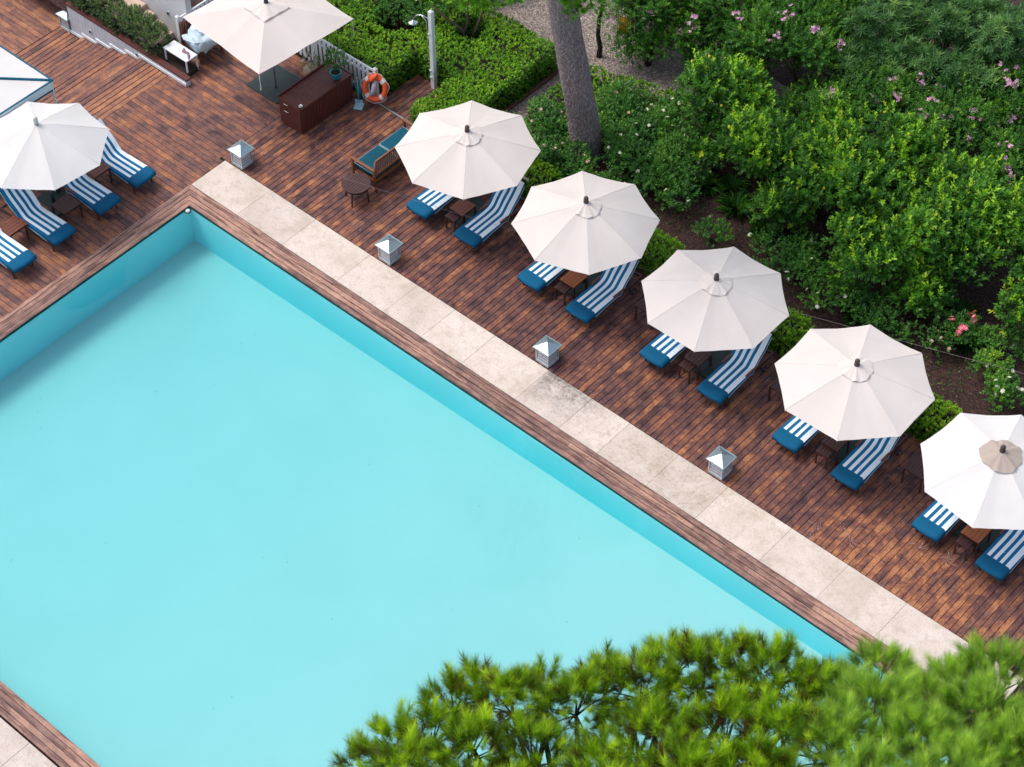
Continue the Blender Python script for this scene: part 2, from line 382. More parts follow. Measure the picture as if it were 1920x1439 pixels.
L_vine = leafmat('vine_leaf', [(0, (0.015, 0.068, 0.012)), (0.5, (0.052, 0.180, 0.018)), (0.8, (0.130, 0.320, 0.022)), (1, (0.26, 0.44, 0.03))])
L_olea = leafmat('narrow_leaf', [(0, (0.022, 0.078, 0.026)), (0.45, (0.075, 0.190, 0.055)), (0.75, (0.17, 0.330, 0.095)), (1, (0.36, 0.52, 0.13))])
L_rose = leafmat('rose_leaf', [(0, (0.020, 0.076, 0.020)), (0.5, (0.060, 0.190, 0.030)), (0.8, (0.140, 0.330, 0.036)), (1, (0.32, 0.46, 0.035))])
L_strap = leafmat('strap_leaf', [(0, (0.020, 0.080, 0.016)), (0.5, (0.050, 0.175, 0.030)), (1, (0.15, 0.34, 0.05))])
L_shrub = leafmat('planter_leaf', [(0, (0.016, 0.049, 0.019)), (0.45, (0.058, 0.117, 0.042)), (0.8, (0.182, 0.273, 0.084)), (1, (0.338, 0.429, 0.132))])
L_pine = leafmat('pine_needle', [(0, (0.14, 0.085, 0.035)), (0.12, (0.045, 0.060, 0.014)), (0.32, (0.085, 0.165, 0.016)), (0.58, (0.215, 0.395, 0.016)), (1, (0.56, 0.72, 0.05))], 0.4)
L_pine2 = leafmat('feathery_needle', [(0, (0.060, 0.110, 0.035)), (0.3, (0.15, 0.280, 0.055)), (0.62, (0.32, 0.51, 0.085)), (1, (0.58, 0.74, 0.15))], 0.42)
L_pinefar = leafmat('upper_pine_needle', [(0, (0.045, 0.12, 0.012)), (0.5, (0.14, 0.36, 0.015)), (1, (0.34, 0.62, 0.03))], 0.4)
P_pink = leafmat('pink_petal', [(0, (0.48, 0.16, 0.42)), (0.6, (0.66, 0.30, 0.56)), (1, (0.82, 0.58, 0.72))], 0.3)
P_rosep = leafmat('rose_petal', [(0, (0.72, 0.10, 0.20)), (0.5, (0.80, 0.22, 0.32)), (1, (0.85, 0.45, 0.50))], 0.3)
P_palep = leafmat('pale_rose_petal', [(0, (0.55, 0.28, 0.27)), (1, (0.78, 0.58, 0.52))], 0.3)
P_white = leafmat('white_petal', [(0, (0.66, 0.62, 0.52)), (1, (0.84, 0.83, 0.80))], 0.3)
M_lemon = simple('lemon_skin', (0.62, 0.52, 0.03), 0.45); M_twig = simple('twig_bark', (0.060, 0.040, 0.030), 0.9, 0, 0.3)
M_twigd = simple('dark_bark', (0.018, 0.013, 0.012), 0.9, 0, 0.3); M_dry = simple('dry_twig', (0.42, 0.27, 0.25), 0.8)
def bark_mat():
    m, n, p, _ = newmat('pine_bark')
    o = pos(n, (1, 1, 0.40)); v = n.nodes.new('ShaderNodeTexVoronoi'); v.feature = 'DISTANCE_TO_EDGE'; v.inputs['Scale'].default_value = 15
    nn = noise(n, o, 5, 4, 0.6); w_ = mixc(n, 0.12, o.outputs[0], nn.outputs['Color'], 'ADD'); n.links.new(w_, v.inputs['Vector'])
    a = noise(n, o, 26, 5, 0.75)
    r = ramp(n, [(0.30, (0.11, 0.075, 0.080)), (0.5, (0.26, 0.20, 0.205)), (0.66, (0.41, 0.35, 0.36)), (0.80, (0.60, 0.55, 0.55))]); n.links.new(a.outputs[0], r.inputs[0])
    c = mixc(n, maprange(n, v.outputs[0], 0.0, 0.08, 0.42, 0), r.outputs[0], (0.045, 0.028, 0.030)); n.links.new(c, p.inputs['Base Color'])
    p.inputs['Roughness'].default_value = 0.95
    bump(n, p, mth(n, 'ADD', maprange(n, v.outputs[0], 0, 0.2), mth(n, 'MULTIPLY', a.outputs[0], 0.6)), 0.7, 0.03)
    return m
M_bark = bark_mat()

# ------------------------------------------------------------------ pool
POOLX, POOLY, WZ = 20.0, -10.50, -0.07
def floor_z(x): return -1.06 + 0.019*x
def pool_mat():
    m, n, p, _ = newmat('pool_lining')
    a = noise(n, pos(n), 0.5, 3); f = noise(n, pos(n), 60, 2, 0.6)
    r = ramp(n, [(0.3, (0.52, 0.565, 0.54)), (0.7, (0.56, 0.595, 0.57))]); n.links.new(a.outputs[0], r.inputs[0])
    c = mixc(n, maprange(n, f.outputs[0], 0.35, 0.75, 0, 0.12), r.outputs[0], (0.46, 0.55, 0.54))
    n.links.new(c, p.inputs['Base Color']); p.inputs['Roughness'].default_value = 0.8; p.inputs['Specular IOR Level'].default_value = 0.1
    return m
M_pool = pool_mat(); M_poolwall = simple('aqua_wall_lining', (0.24, 0.72, 0.74), 0.8, 0, 0.04, 0.6, 0.1, 0)
M_shadowgap = simple('painted_gap_shade', (0.020, 0.045, 0.050), 0.5)  # near-black colour standing in for shade under the coping
def water_mat():
    m, n, p, out = newmat('pool_water')
    tr = n.nodes.new('ShaderNodeBsdfTransparent'); gl = n.nodes.new('ShaderNodeBsdfGlossy'); gl.inputs['Roughness'].default_value = 0.015
    a = noise(n, pos(n, (1, 1, 1)), 1.6, 3, 0.5); b = n.nodes.new('ShaderNodeBump'); b.inputs['Strength'].default_value = 0.06; b.inputs['Distance'].default_value = 0.05
    n.links.new(a.outputs[0], b.inputs['Height']); n.links.new(b.outputs[0], gl.inputs['Normal'])
    fr = n.nodes.new('ShaderNodeFresnel'); fr.inputs[0].default_value = 1.42
    g = n.nodes.new('ShaderNodeNewGeometry'); s = n.nodes.new('ShaderNodeSeparateXYZ'); n.links.new(g.outputs['True Normal'], s.inputs[0])
    up = mth(n, 'MULTIPLY', mth(n, 'GREATER_THAN', s.outputs[2], 0.5), mth(n, 'SUBTRACT', 1.0, g.outputs['Backfacing']))
    mx = n.nodes.new('ShaderNodeMixShader'); n.links.new(mth(n, 'MULTIPLY', fr.outputs[0], up), mx.inputs[0])
    n.links.new(tr.outputs[0], mx.inputs[1]); n.links.new(gl.outputs[0], mx.inputs[2]); n.links.new(mx.outputs[0], out.inputs[0])
    va = n.nodes.new('ShaderNodeVolumeAbsorption'); va.inputs[0].default_value = (0.10, 0.90, 0.95, 1); va.inputs[1].default_value = 0.58
    n.links.new(va.outputs[0], out.inputs[1])
    return m
M_water = water_mat()
mb = MB()
e = 0.0
v = [(0,0,-0.16),(0,POOLY,-0.16),(POOLX,POOLY,-0.16),(POOLX,0,-0.16),(0,0,floor_z(0)),(0,POOLY,floor_z(0)),(POOLX,POOLY,floor_z(POOLX)),(POOLX,0,floor_z(POOLX)),
     (0,0,-0.03),(0,POOLY,-0.03),(POOLX,POOLY,-0.03),(POOLX,0,-0.03)]
mb.v = v
mb.f = [(4,5,6,7),(0,1,5,4),(1,2,6,5),(2,3,7,6),(3,0,4,7),(8,9,1,0),(9,10,2,1),(10,11,3,2),(11,8,0,3)]; mb.m = [0]+[1]*8
tag(mb.build('pool_basin', [M_pool, M_poolwall]), kind='structure')
mb = MB(); i_ = 0.004
mb.v = [(i_,-i_,WZ),(i_,POOLY+i_,WZ),(POOLX-i_,POOLY+i_,WZ),(POOLX-i_,-i_,WZ),(i_,-i_,floor_z(0)+i_),(i_,POOLY+i_,floor_z(0)+i_),(POOLX-i_,POOLY+i_,floor_z(POOLX)+i_),(POOLX-i_,-i_,floor_z(POOLX)+i_)]
mb.f = [(0,1,2,3),(7,6,5,4),(4,5,1,0),(5,6,2,1),(6,7,3,2),(7,4,0,3)]; mb.m = [0]*6
tag(mb.build('pool_water', M_water), kind='structure')
# dark strips painting the shade in the gap between coping and water
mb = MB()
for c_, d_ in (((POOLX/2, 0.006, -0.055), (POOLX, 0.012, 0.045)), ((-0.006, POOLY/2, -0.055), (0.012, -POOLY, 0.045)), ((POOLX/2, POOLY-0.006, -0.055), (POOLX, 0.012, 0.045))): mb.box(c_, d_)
tag(mb.build('pool_gap_shade', M_shadowgap), kind='structure')
# round fitting in the corner
t = thing('pool_fitting', 'small round white fitting at the waterline in the pool corner', 'pool fitting', (0.05, -0.09, -0.075))
MB().lathe([(0.0, 0.035), (0.035, 0.034), (0.05, 0.022), (0.056, 0.0), (0.0, 0.0)], 18).build('cover', M_whitep, t, True)
MB().lathe([(0.058, -0.01), (0.072, -0.01), (0.072, 0.006), (0.058, 0.006)], 18).build('ring', M_black, t, True)

# ------------------------------------------------------------------ ground sheets
mb = MB(); G = 160
# ground with an opening for the pool
xs = [-G, -0.6, POOLX+0.3, G]; ys = [-G, POOLY-0.6, 0.4, G]
for i in range(3):
    for j in range(3):
        if i == 1 and j == 1: continue
        b = len(mb.v); z = -0.16
        if i == 0 and xs[i] < -1: pass
        mb.v += [(xs[i], ys[j], z), (xs[i+1], ys[j], z), (xs[i+1], ys[j+1], z), (xs[i], ys[j+1], z)]; mb.quad(b, b+1, b+2, b+3)
# the ground falls away west of the stairs: cut at x=-3.6 with a lower terrace
mb.v = []; mb.f = []; mb.m = []
def sheet(x0, x1, y0, y1, z):
    b = len(mb.v); mb.v += [(x0,y0,z),(x1,y0,z),(x1,y1,z),(x0,y1,z)]; mb.quad(b, b+1, b+2, b+3)
sheet(-3.6, G, 0.4, G, -0.06); sheet(-3.6, -0.4, -G, 0.4, -0.16); sheet(-0.4, G, -G, POOLY-0.4, -0.16); sheet(POOLX+0.2, G, POOLY-0.4, 0.4, -0.16)
sheet(-G, -3.6, -G, 2.6, -0.85); sheet(-G, -3.6, 2.6, G, -0.06)
tag(mb.build('ground', M_mulch), kind='structure')
mb = MB()
mb.poly([(-6.0, 8.62), (3.05, 8.62), (3.05, 4.95), (4.05, 4.95), (4.05, 8.7), (6.2, 9.6), (9.6, 9.9), (12.4, 10.4), (12.4, 12.0), (8.5, 11.4), (4.6, 11.6), (-6.0, 11.2)], -0.058, -0.035)
tag(mb.build('gravel_path', M_gravel), kind='structure')
edge = tag(MB().box((3.02, 6.9, -0.055), (0.10, 3.9, 0.03)).build('path_edging', M_brick), kind='structure')
bm_ = MB().cbox((0, 0, 0.0), (0.095, 0.205, 0.07), 0.008).mesh('brick', M_brick)
for k in range(19):
    link('brick', bm_, edge, (3.07+random.uniform(-.006,.006), 5.0+k*0.215, -0.012+random.uniform(-.006,.006)), random.uniform(-.03,.03))

# ------------------------------------------------------------------ decks
PW, PT, PITCH = 0.1225, 0.03, 0.131
plank_cache = {}
def plank_mesh(mat, key):
    if key not in plank_cache:
        b = MB(); h = PW/2; ch = 0.006; z1 = 0.0; z0 = -PT
        # profile along y (length 1), chamfered top arrises
        prof = [(-h, z0), (h, z0), (h, z1-ch), (h-ch, z1), (-h+ch, z1), (-h, z1-ch)]
        for yy in (-0.5, 0.5):
            for (x_, z_) in prof: b.v.append((x_, yy, z_))
        for i in range(6):
            j = (i+1) % 6; b.quad(i, j, 6+j, 6+i)
        b.f.append((5,4,3,2,1,0)); b.m.append(0); b.f.append((6,7,8,9,10,11)); b.m.append(0)
        plank_cache[key] = b.mesh('plank', mat)
    return plank_cache[key]
def lay(parent, mat, key, pieces, limit=290):
    """pieces: (cx, cy, z, length, along) ; the 290 longest are planks of their own, the rest one joined part"""
    me = plank_mesh(mat, key)
    pieces = sorted(pieces, key=lambda q: -q[3]); rest = pieces[limit:]
    for (cx, cy, z, ln, along) in pieces[:limit]:
        link('plank', me, parent, (cx, cy, z + random.uniform(-.0022, .0022)), (0 if along == 'y' else PI/2) + random.uniform(-1,1)*0.0012/max(ln,0.4), (1, ln-0.005, 1))
    if rest:
        b = MB()
        for (cx, cy, z, ln, along) in rest:
            d = (PW, ln-0.005, PT) if along == 'y' else (ln-0.005, PW, PT)
            b.cbox((cx, cy, z-PT/2+random.uniform(-.002,.002)), d, 0.005)
        tag(b.build('short_planks', mat, parent), kind='stuff')
rnd = random.Random(11)
def split(a, b, lens):
    out = []; x = a
    while x < b - 0.05:
        l = rnd.uniform(*lens)
        if b - x - l < 0.5: l = b - x
        out.append((x, min(b, x+l))); x += l
    return out
deck = tag(MB().box((9.65, 3.25, -0.05), (20.3, 3.5, 0.02)).build('deck', M_joist), kind='structure')
ps = []
k = 0; x = -0.385
DECK_END = 4.98
while x < 19.7:
    y1 = DECK_END if x < 7.0 else 4.86
    if 15.2 < x < 18.6:        # patched corner beside the stone strip: short pieces
        y = 1.485
        for _ in range(rnd.choice((1, 2, 2))):
            l = rnd.uniform(0.28, 0.62); ps.append((x, y+l/2, 0, l, 'y')); y += l
        for (a, b) in split(y, y1, (1.2, 2.4)): ps.append((x, (a+b)/2, 0, b-a, 'y'))
    else:
        st = rnd.choice((0, 0, 1))
        for (a, b) in split(1.485, y1, (1.5, 3.4)): ps.append((x, (a+b)/2, 0, b-a, 'y'))
    x += PITCH; k += 1
lay(deck, M_deckY, 'dy', ps)
# shower stand
sh = tag(MB().box((1.35, 5.66, -0.05), (1.25, 1.34, 0.02)).build('shower_stand_deck', M_joist), kind='structure')
ps = []; x = 0.80
while x < 1.97:
    ps.append((x, 5.69, -0.004, 1.28, 'y')); x += PITCH
lay(sh, M_deckY, 'dy', ps)
tag(MB().box((2.1, 5.015, -0.01), (2.9, 0.045, 0.03)).build('deck_edge_strip', M_strip), kind='structure')

left = tag(MB().box((-2.0, -3.1, -0.05), (3.05, 16.2, 0.02)).build('deck_by_the_steps', M_joist), kind='structure')
ps = []
ps.append((-0.505, 3.2, 0, 3.4, 'y')); y = 4.92
while y > -7.6:
    x1 = -0.575 if y > 1.42 else -0.45
    for (a, b) in split(-3.46, x1, (1.1, 2.6)): ps.append(((a+b)/2, y, 0, b-a, 'x'))
    y -= PITCH
b_ = [q for q in ps if q[4] == 'y']; ps = [q for q in ps if q[4] == 'x']
lay(left, M_deckX, 'dx', ps); lay(left, M_stair, 'st', b_)

# wide steps falling away to the west; boards run along y
steps = tag(MB().box((-5.3, 0.2, -0.83), (3.6, 5.2, 0.02)).build('wooden_steps', M_joist), kind='structure')
noz = [(-3.46, -4.42, 0.0), (-4.42, -4.91, -0.13), (-4.91, -5.46, -0.26), (-5.46, -5.97, -0.39), (-5.97, -6.50, -0.52), (-6.50, -7.32, -0.65)]
ps = []
for (xa, xb, z) in noz:
    nb = max(1, round((xa-xb)/PITCH)); pw = (xa-xb)/nb
    for i in range(nb):
        cx = xa - pw*(i+0.5)
        for (a, b) in split(-2.4, 2.56, (1.6, 3.2)): ps.append((cx, (a+b)/2, z, b-a, 'y'))
lay(steps, M_stair, 'st', ps)
mb = MB()
for (xa, xb, z) in noz[:-1]: mb.box((xb+0.02, 0.1, z-0.095), (0.025, 4.95, 0.125))
mb.build('riser', M_joist, steps)
low = tag(MB().box((-8.9, 1.0, -0.72), (3.1, 9.0, 0.02)).build('lower_deck', M_joist), kind='structure')
ps = []; y = 7.4
while y > -2.4:
    for (a, b) in split(-10.2, -7.33, (1.5, 2.9)): ps.append(((a+b)/2, y, -0.65, b-a, 'x'))
    y -= PITCH
lay(low, M_lowX, 'lx', ps)

# coping boards round the pool: four rows each side, mitred at the corner
cop = tag(MB().box((9.9, 0.235, -0.04), (20.9, 0.45, 0.02)).build('pool_coping', M_joist), kind='structure')
def coping_board(pts, z, mat):
    MB().poly(pts, z-0.028, z).build('plank', mat, cop)
w4 = 0.117
for r_ in range(4):
    y0, y1 = r_*w4+0.002, (r_+1)*w4-0.012
    # long side: from the mitre at the corner to the far end
    cuts = [None]; x = rnd.uniform(1.6, 3.6)
    while x < 20.2: cuts.append(x); x += rnd.uniform(2.6, 4.2)
    cuts.append(20.4)
    for a, b in zip(cuts[:-1], cuts[1:]):
        z = rnd.uniform(-.004, .004)
        if a is None: coping_board([(-y0, y0), (b-.004, y0), (b-.004, y1), (-y1, y1)], z, M_copX)
        else: coping_board([(a, y0), (b-.004, y0), (b-.004, y1), (a, y1)], z, M_copX)
    cuts = [None]; y = -rnd.uniform(1.4, 3.0)
    while y > -10.4: cuts.append(y); y -= rnd.uniform(2.4, 3.6)
    cuts.append(-10.5)
    x0, x1 = -y1, -y0
    for a, b in zip(cuts[:-1], cuts[1:]):
        z = rnd.uniform(-.002, .002)
        if a is None: coping_board([(x0, b+.004), (x1, b+.004), (x1, -x1+0.0), (x0, -x0+0.0)], z, M_copY)
        else: coping_board([(x0, b+.004), (x1, b+.004), (x1, a), (x0, a)], z, M_copY)
    ya, yb = -10.5-(r_+1)*w4+.009, -10.5-r_*w4-.002
    cuts = [-0.45]; x = rnd.uniform(1.0, 3.0)
    while x < 19: cuts.append(x); x += rnd.uniform(2.6, 4.2)
    cuts.append(20.0)
    for a, b in zip(cuts[:-1], cuts[1:]):
        coping_board([(a, ya), (b-.004, ya), (b-.004, yb), (a, yb)], rnd.uniform(-.002,.002), M_copX)
# travertine strips
st1 = tag(MB().box((9.8, 0.975, -0.025), (20.4, 0.98, 0.035)).build('stone_paving', simple('grout', (0.40, 0.34, 0.29), 0.9)), kind='structure')
xs = [-0.44, 0.98, 2.35, 3.95, 5.3, 6.35, 7.45, 8.88, 10.02, 10.98, 12.2, 13.4, 14.9, 16.2, 17.5, 18.8, 20.0]
for a, b in zip(xs[:-1], xs[1:]):
    MB().cbox(((a+b)/2, 0.975, -0.02+rnd.uniform(-.0015,.0015)), (b-a-0.004, 1.005, 0.045), 0.003).build('slab', M_stone, st1)
x = 4.2
while x < 14:
    MB().cbox((x+0.6, -11.6, -0.02), (1.194, 1.2, 0.045), 0.005).build('slab', M_stone, st1); x += 1.2

# ------------------------------------------------------------------ round canopies
def parasol(label, loc, rot, apexz, drop, rad, mat, capmat=None, knobmat=None, cap=True, capr=0.36, base=True):
    t = thing('parasol', label, 'parasol', loc, 0, 'round canvas parasols')
    n = 8; top = apexz - 0.07
    ns, nt_ = 9, 9
    for k in range(n):
        a0 = rot + 2*PI*k/n; a1 = a0 + 2*PI/n
        p0 = Vector((math.cos(a0), math.sin(a0))); p1 = Vector((math.cos(a1), math.sin(a1)))
        b = MB()
        for i in range(ns+1):
            s = (0.03 + 0.97*i/ns)
            for j in range(nt_+1):
                u = j/nt_; q = p0.lerp(p1, u); sg = math.sin(PI*u)
                rr = rad*s*(1 - 0.016*sg*s)
                z = top - drop*(s**1.12) - 0.040*sg*s*(1.25-s*0.55) + 0.004*math.sin(17*u+k)*s
                b.v.append((q.x*rr, q.y*rr, z))
        for i in range(ns):
            for j in range(nt_):
                c = i*(nt_+1)+j; b.quad(c, c+nt_+1, c+nt_+2, c+1)
        b.build('panel', mat, t, True)
        # seam along the rib and rib underneath
        e = Vector((p0.x*rad, p0.y*rad, top-drop)); s0 = Vector((p0.x*.05, p0.y*.05, top))
        pts = []
        for i in range(7):
            s = 0.03+0.97*i/6; pts.append((p0.x*rad*s, p0.y*rad*s, top - drop*s**1.12 + 0.0015))
        MB().tube([(p[0], p[1], p[2]-0.002) for p in pts], 0.0035, 4).build('seam', mat, t, True)
        MB().tube([(p[0], p[1], p[2]-0.024) for p in pts], 0.009, 5).build('rib', M_pole, t, True)
    # hem
    if cap:
        b = MB(); m_ = 64
        for i in range(4):
            s = i/3
            for k in range(m_):
                a = rot + 2*PI*k/m_
                wv = math.sin(a*8 - rot*8 + 0.6)*0.012*s + math.sin(a*13+loc[0])*0.010*s + math.sin(a*29+2*loc[0])*0.007*s
                oc = 1 - 0.07*s*abs(math.sin(4*(a-rot))) + 0.05*s*math.sin(3*a+loc[0]*2)
                rr = (0.035 + (capr-0.035)*s)*oc
                b.v.append((rr*math.cos(a), rr*math.sin(a), apexz-0.022 - 0.030*s - drop*(rr/rad)**1.1*0.98 + wv))
        for i in range(3):
            for k in range(m_):
                k2 = (k+1) % m_; c = i*m_; b.quad(c+k, c+m_+k, c+m_+k2, c+k2)
        b.build('vent_cap', capmat or mat, t, True)
    MB().lathe([(0.0, 0.125), (0.026, 0.12), (0.046, 0.092), (0.051, 0.05), (0.040, 0.01), (0.055, 0.0), (0.055, -0.03)], 14, (0, 0, apexz)).build('knob', knobmat or M_knob, t, True)
    MB().tube([(0,0,0.05), (0,0,apexz)], 0.022, 12).build('pole', M_pole, t, True)
    if base:
        bs = MB().cbox((0, 0, 0.035), (0.76, 0.86, 0.06), 0.012).build('base', M_dgreen, t)
        MB().tube([(0,0,0.06), (0,0,0.34)], 0.034, 12).build('socket', M_dgreen, bs, True)
    return t
PAR = [(4.67, 3.77, 39, 0.45, 1.51, 'cream parasol nearest the pine trunk, over the sofa end'), (7.86, 3.77, 43, 0.50, 1.49, 'cream parasol with a pale right side, between the pine and the third lantern'),
       (11.12, 3.79, 23, 0.48, 1.48, 'cream parasol in the middle of the row, above the bare mulch bed'), (14.44, 3.76, 24, 0.42, 1.52, 'cream parasol beside the fourth lantern and the pink roses'),
       (17.61, 3.78, 16, 0.50, 1.46, 'white parasol with a large beige vent cap, cut by the right edge')]
for i, (x, y, a, dr, rd, lb) in enumerate(PAR):
    parasol(lb, (x, y, 0), R(a), 2.35, dr, rd, M_canw if i == 4 else M_canv, M_canb if i == 4 else None, None, True, 0.40 if i == 4 else 0.33)
parasol('white parasol over the loungers left of the pool', (-2.2, -1.87, 0), R(16), 2.35, 0.58, 1.45, M_canw, None, M_rope, False)
# square parasol
def square_parasol():
    t = thing('parasol', 'square cream parasol standing behind the dark storage cabinet', 'parasol', (-1.32, 3.88, 0), R(-5))
    H = 1.32; z0, z1 = 2.0, 2.43; ns = 10
    cn = [(-H,-H),(0,-H),(H,-H),(H,0),(H,H),(0,H),(-H,H),(-H,0)]
    for k in range(8):
        p0 = Vector(cn[k]); p1 = Vector(cn[(k+1) % 8]); b = MB()
        for i in range(ns+1):
            s = 0.02+0.98*i/ns
            for j in range(9):
                u = j/8; q = p0.lerp(p1, u); sg = math.sin(PI*u)
                b.v.append((q.x*s, q.y*s, z1-0.06 - (z1-z0-0.06)*s**1.1 - 0.028*sg*s))
        for i in range(ns):
            for j in range(8): b.quad(i*9+j, (i+1)*9+j, (i+1)*9+j+1, i*9+j+1)
        b.build('panel', M_canv, t, True)
        if k % 2 == 0:
            MB().tube([(p0.x*s, p0.y*s, z1-0.06-(z1-z0-0.06)*s**1.1-0.02) for s in (0.03, 0.35, 0.7, 1.0)], 0.011, 5).build('rib', M_pole, t, True)
    b = MB()
    for i in range(4):
        s = i/3
        for k in range(48):
            a = 2*PI*k/48; m_ = max(abs(math.cos(a)), abs(math.sin(a))); rr = (0.03+0.33*s)/m_
            b.v.append((rr*math.cos(a), rr*math.sin(a), z1-(z1-z0)*0.27*s + 0.012*math.sin(9*a)*s))
    for i in range(3):
        for k in range(48): b.quad(i*48+k, (i+1)*48+k, (i+1)*48+(k+1)%48, i*48+(k+1)%48)
    b.build('vent_cap', M_canv, t, True)
    MB().lathe([(0.0, 0.13), (0.03, 0.12), (0.045, 0.08), (0.045, 0.03), (0.055, 0.0)], 14, (0, 0, z1)).build('knob', M_dgreen, t, True)
    MB().tube([(0,0,0.03), (0,0,z1)], 0.026, 12).build('pole', M_pole, t, True)
    MB().tube([(H-.02,-H+.02,z0), (H-.01,-H+.01,z0-.2), (H-.05,-H+.03,z0-.42), (H+.0,-H+.0,z0-.46), (H+.03,-H,z0-.38), (H-.02,-H+.01,z0-.15), (H-.03,-H+.03,z0)], 0.006, 5).build('cord', M_rope, t, True)
    MB().tube([(H-.02,H-.02,z0), (H-.01,H-.01,z0-.5)], 0.006, 5).build('cord', M_rope, t, True)
    return t
square_parasol()
mt = MB().cbox((0, 0, 0.012), (0.98, 0.95, 0.022), 0.006).build('base_slab', M_dgreen, None, False, (-1.40, 3.98, 0.004)); tag(mt, 'flat dark green slab under the square parasol pole', 'base slab')

# ------------------------------------------------------------------ loungers (feet at y=0, head towards +y)
LW = 0.56
def lounger(label, loc, rz, wood=M_fw):
    t = thing('sun_lounger', label, 'sun lounger', loc, rz, 'striped sun loungers round the pool')
    h = LW/2; ya = 0.98; bl = 0.80; an = R(44)
    prof = [(0.02, 0.345), (0.20, 0.365), (0.5, 0.36), (0.75, 0.355), (0.92, 0.36)]
    for i in range(1, 6):
        q = i/5; a = an*q; prof.append((0.92+0.16*q, 0.36+0.075*q*q*1.1))
    y0, z0 = prof[-1]
    for i in range(1, 7):
        prof.append((y0+math.cos(an*1.05)*bl*0.86*i/6, z0+math.sin(an*1.05)*bl*0.86*i/6 + 0.012*math.sin(i*1.3)))
    # frame
    for s in (-1, 1):
        MB().box((s*(h-0.02), 0.86, 0.265), (0.035, 1.70, 0.06)).build('side_rail', wood, t)
        MB().tube([(s*(h-0.045), 0.12, 0.25), (s*(h-0.03), 0.10, 0.0)], [0.026, 0.018], 6).build('leg', wood, t)
        MB().tube([(s*(h-0.045), 1.30, 0.25), (s*(h-0.03), 1.36, 0.06)], [0.024, 0.018], 6).build('leg', wood, t)
        MB().box((s*(h+0.012), 0.98, 0.395), (0.045, 0.42, 0.024)).build('armrest', M_fwr, t)
        w_ = MB().lathe([(0.0, -0.02), (0.05, -0.02), (0.075, -0.016), (0.085, 0), (0.075, 0.016), (0.05, 0.02), (0.0, 0.02)], 16, (s*(h+0.02), 1.40, 0.085), 0, Matrix.Rotation(PI/2, 3, 'Y')).build('wheel', M_wheel, t, True)
        MB().lathe([(0.0, -0.026), (0.02, -0.026), (0.02, 0.026), (0.0, 0.026)], 8, (s*(h+0.02), 1.40, 0.085), 0, Matrix.Rotation(PI/2, 3, 'Y')).build('hub', M_pole, w_)
    for y_ in (0.04, 1.70): MB().box((0, y_, 0.265), (LW-0.07, 0.04, 0.055)).build('cross_rail', wood, t)
    # backrest with slats seen from behind
    cy_, cz_ = math.cos(an), math.sin(an)
    rot = Matrix.Rotation(an, 3, 'X')
    for k in range(7):
        d_ = 0.08 + k*0.115
        MB().box((0, ya+0.05+d_*cy_, 0.33+d_*cz_), (LW-0.08, 0.06, 0.018), 0, 0, rot).build('back_slat', wood, t)
    for s in (-1, 1): MB().box((s*(h-0.05), ya+0.05+0.42*cy_, 0.315+0.42*cz_), (0.03, 0.86, 0.03), 0, 0, rot).build('back_rail', wood, t)
    MB().box((0, ya+0.09+0.86*cy_, 0.35+0.86*cz_), (LW+0.0, 0.05, 0.03), 0, 0, rot).build('head_rail', M_canb, t)
    # mattress body
    def slab(b, prof, hw, th, m0=0, sag=0.0):
        n_ = len(prof)
        for (y_, z_) in prof:
            for (x_, dz) in ((-hw, -th), (-hw, -0.02), (-hw+0.03, 0), (hw-0.03, 0), (hw, -0.02), (hw, -th)):
                b.v.append((x_, y_, z_+dz))
        for i in range(n_-1):
            for j in range(6):
                j2 = (j+1) % 6; b.quad(i*6+j, i*6+j2, (i+1)*6+j2, (i+1)*6+j, m=m0)
        b.f.append(tuple(range(6))); b.m.append(m0); b.f.append(tuple((n_-1)*6+5-j for j in range(6))); b.m.append(m0)
    b = MB(); slab(b, prof, h-0.012, 0.075); b.build('mattress', M_teal, t, True)
    # towelling cover: nine stripes, hanging over both sides
    b = MB(); pr = prof[1:]; W = h+0.004
    xs_ = [-W-0.012, -W, -W+0.062, -W+0.13, -W+0.195, -W+0.265, -W+0.33, -W+0.395, -W+0.46, W, W+0.012]
    dz = [-0.075, 0.002] + [0.010]*7 + [0.002, -0.075]
    cols_ = [0, 0, 1, 0, 1, 0, 1, 0, 1, 0] 
    ph = loc[0]*3.1 + loc[1]
    for i, (y_, z_) in enumerate(pr):
        for j, (x_, d_) in enumerate(zip(xs_, dz)):
            wob = 0.012*math.sin(i*1.1+ph)*(1 if j in (0, 10) else 0.35); lo = 0.025*math.sin(i*0.9+ph*2) if j in (0, 10) else 0
            b.v.append((x_+wob*(1 if j > 5 else -1)*0.6, y_, z_+0.006+d_+lo))
    nj = len(xs_)
    for i in range(len(pr)-1):
        for j in range(nj-1): b.quad(i*nj+j, i*nj+j+1, (i+1)*nj+j+1, (i+1)*nj+j, m=cols_[j])
    tw = b.build('towel', [M_blue, M_white], t, False)
    for j in (0, nj-1):
        MB().tube([b.v[i*nj+j] for i in range(len(pr))], 0.006, 4).build('piping', M_pipe, tw, True)
    MB().box((0.0, 0.46, 0.383), (0.03, 0.012, 0.004)).box((0.0, 0.46, 0.3835), (0.012, 0.03, 0.003)).build('emblem', M_dot, tw)
    # foot cover: rounded pad
    b = MB(); m_ = 11
    rings = [(-0.055, 0.0), (-0.04, 0.035), (0.0, 0.052), (0.08, 0.056), (0.15, 0.057), (0.215, 0.050)]
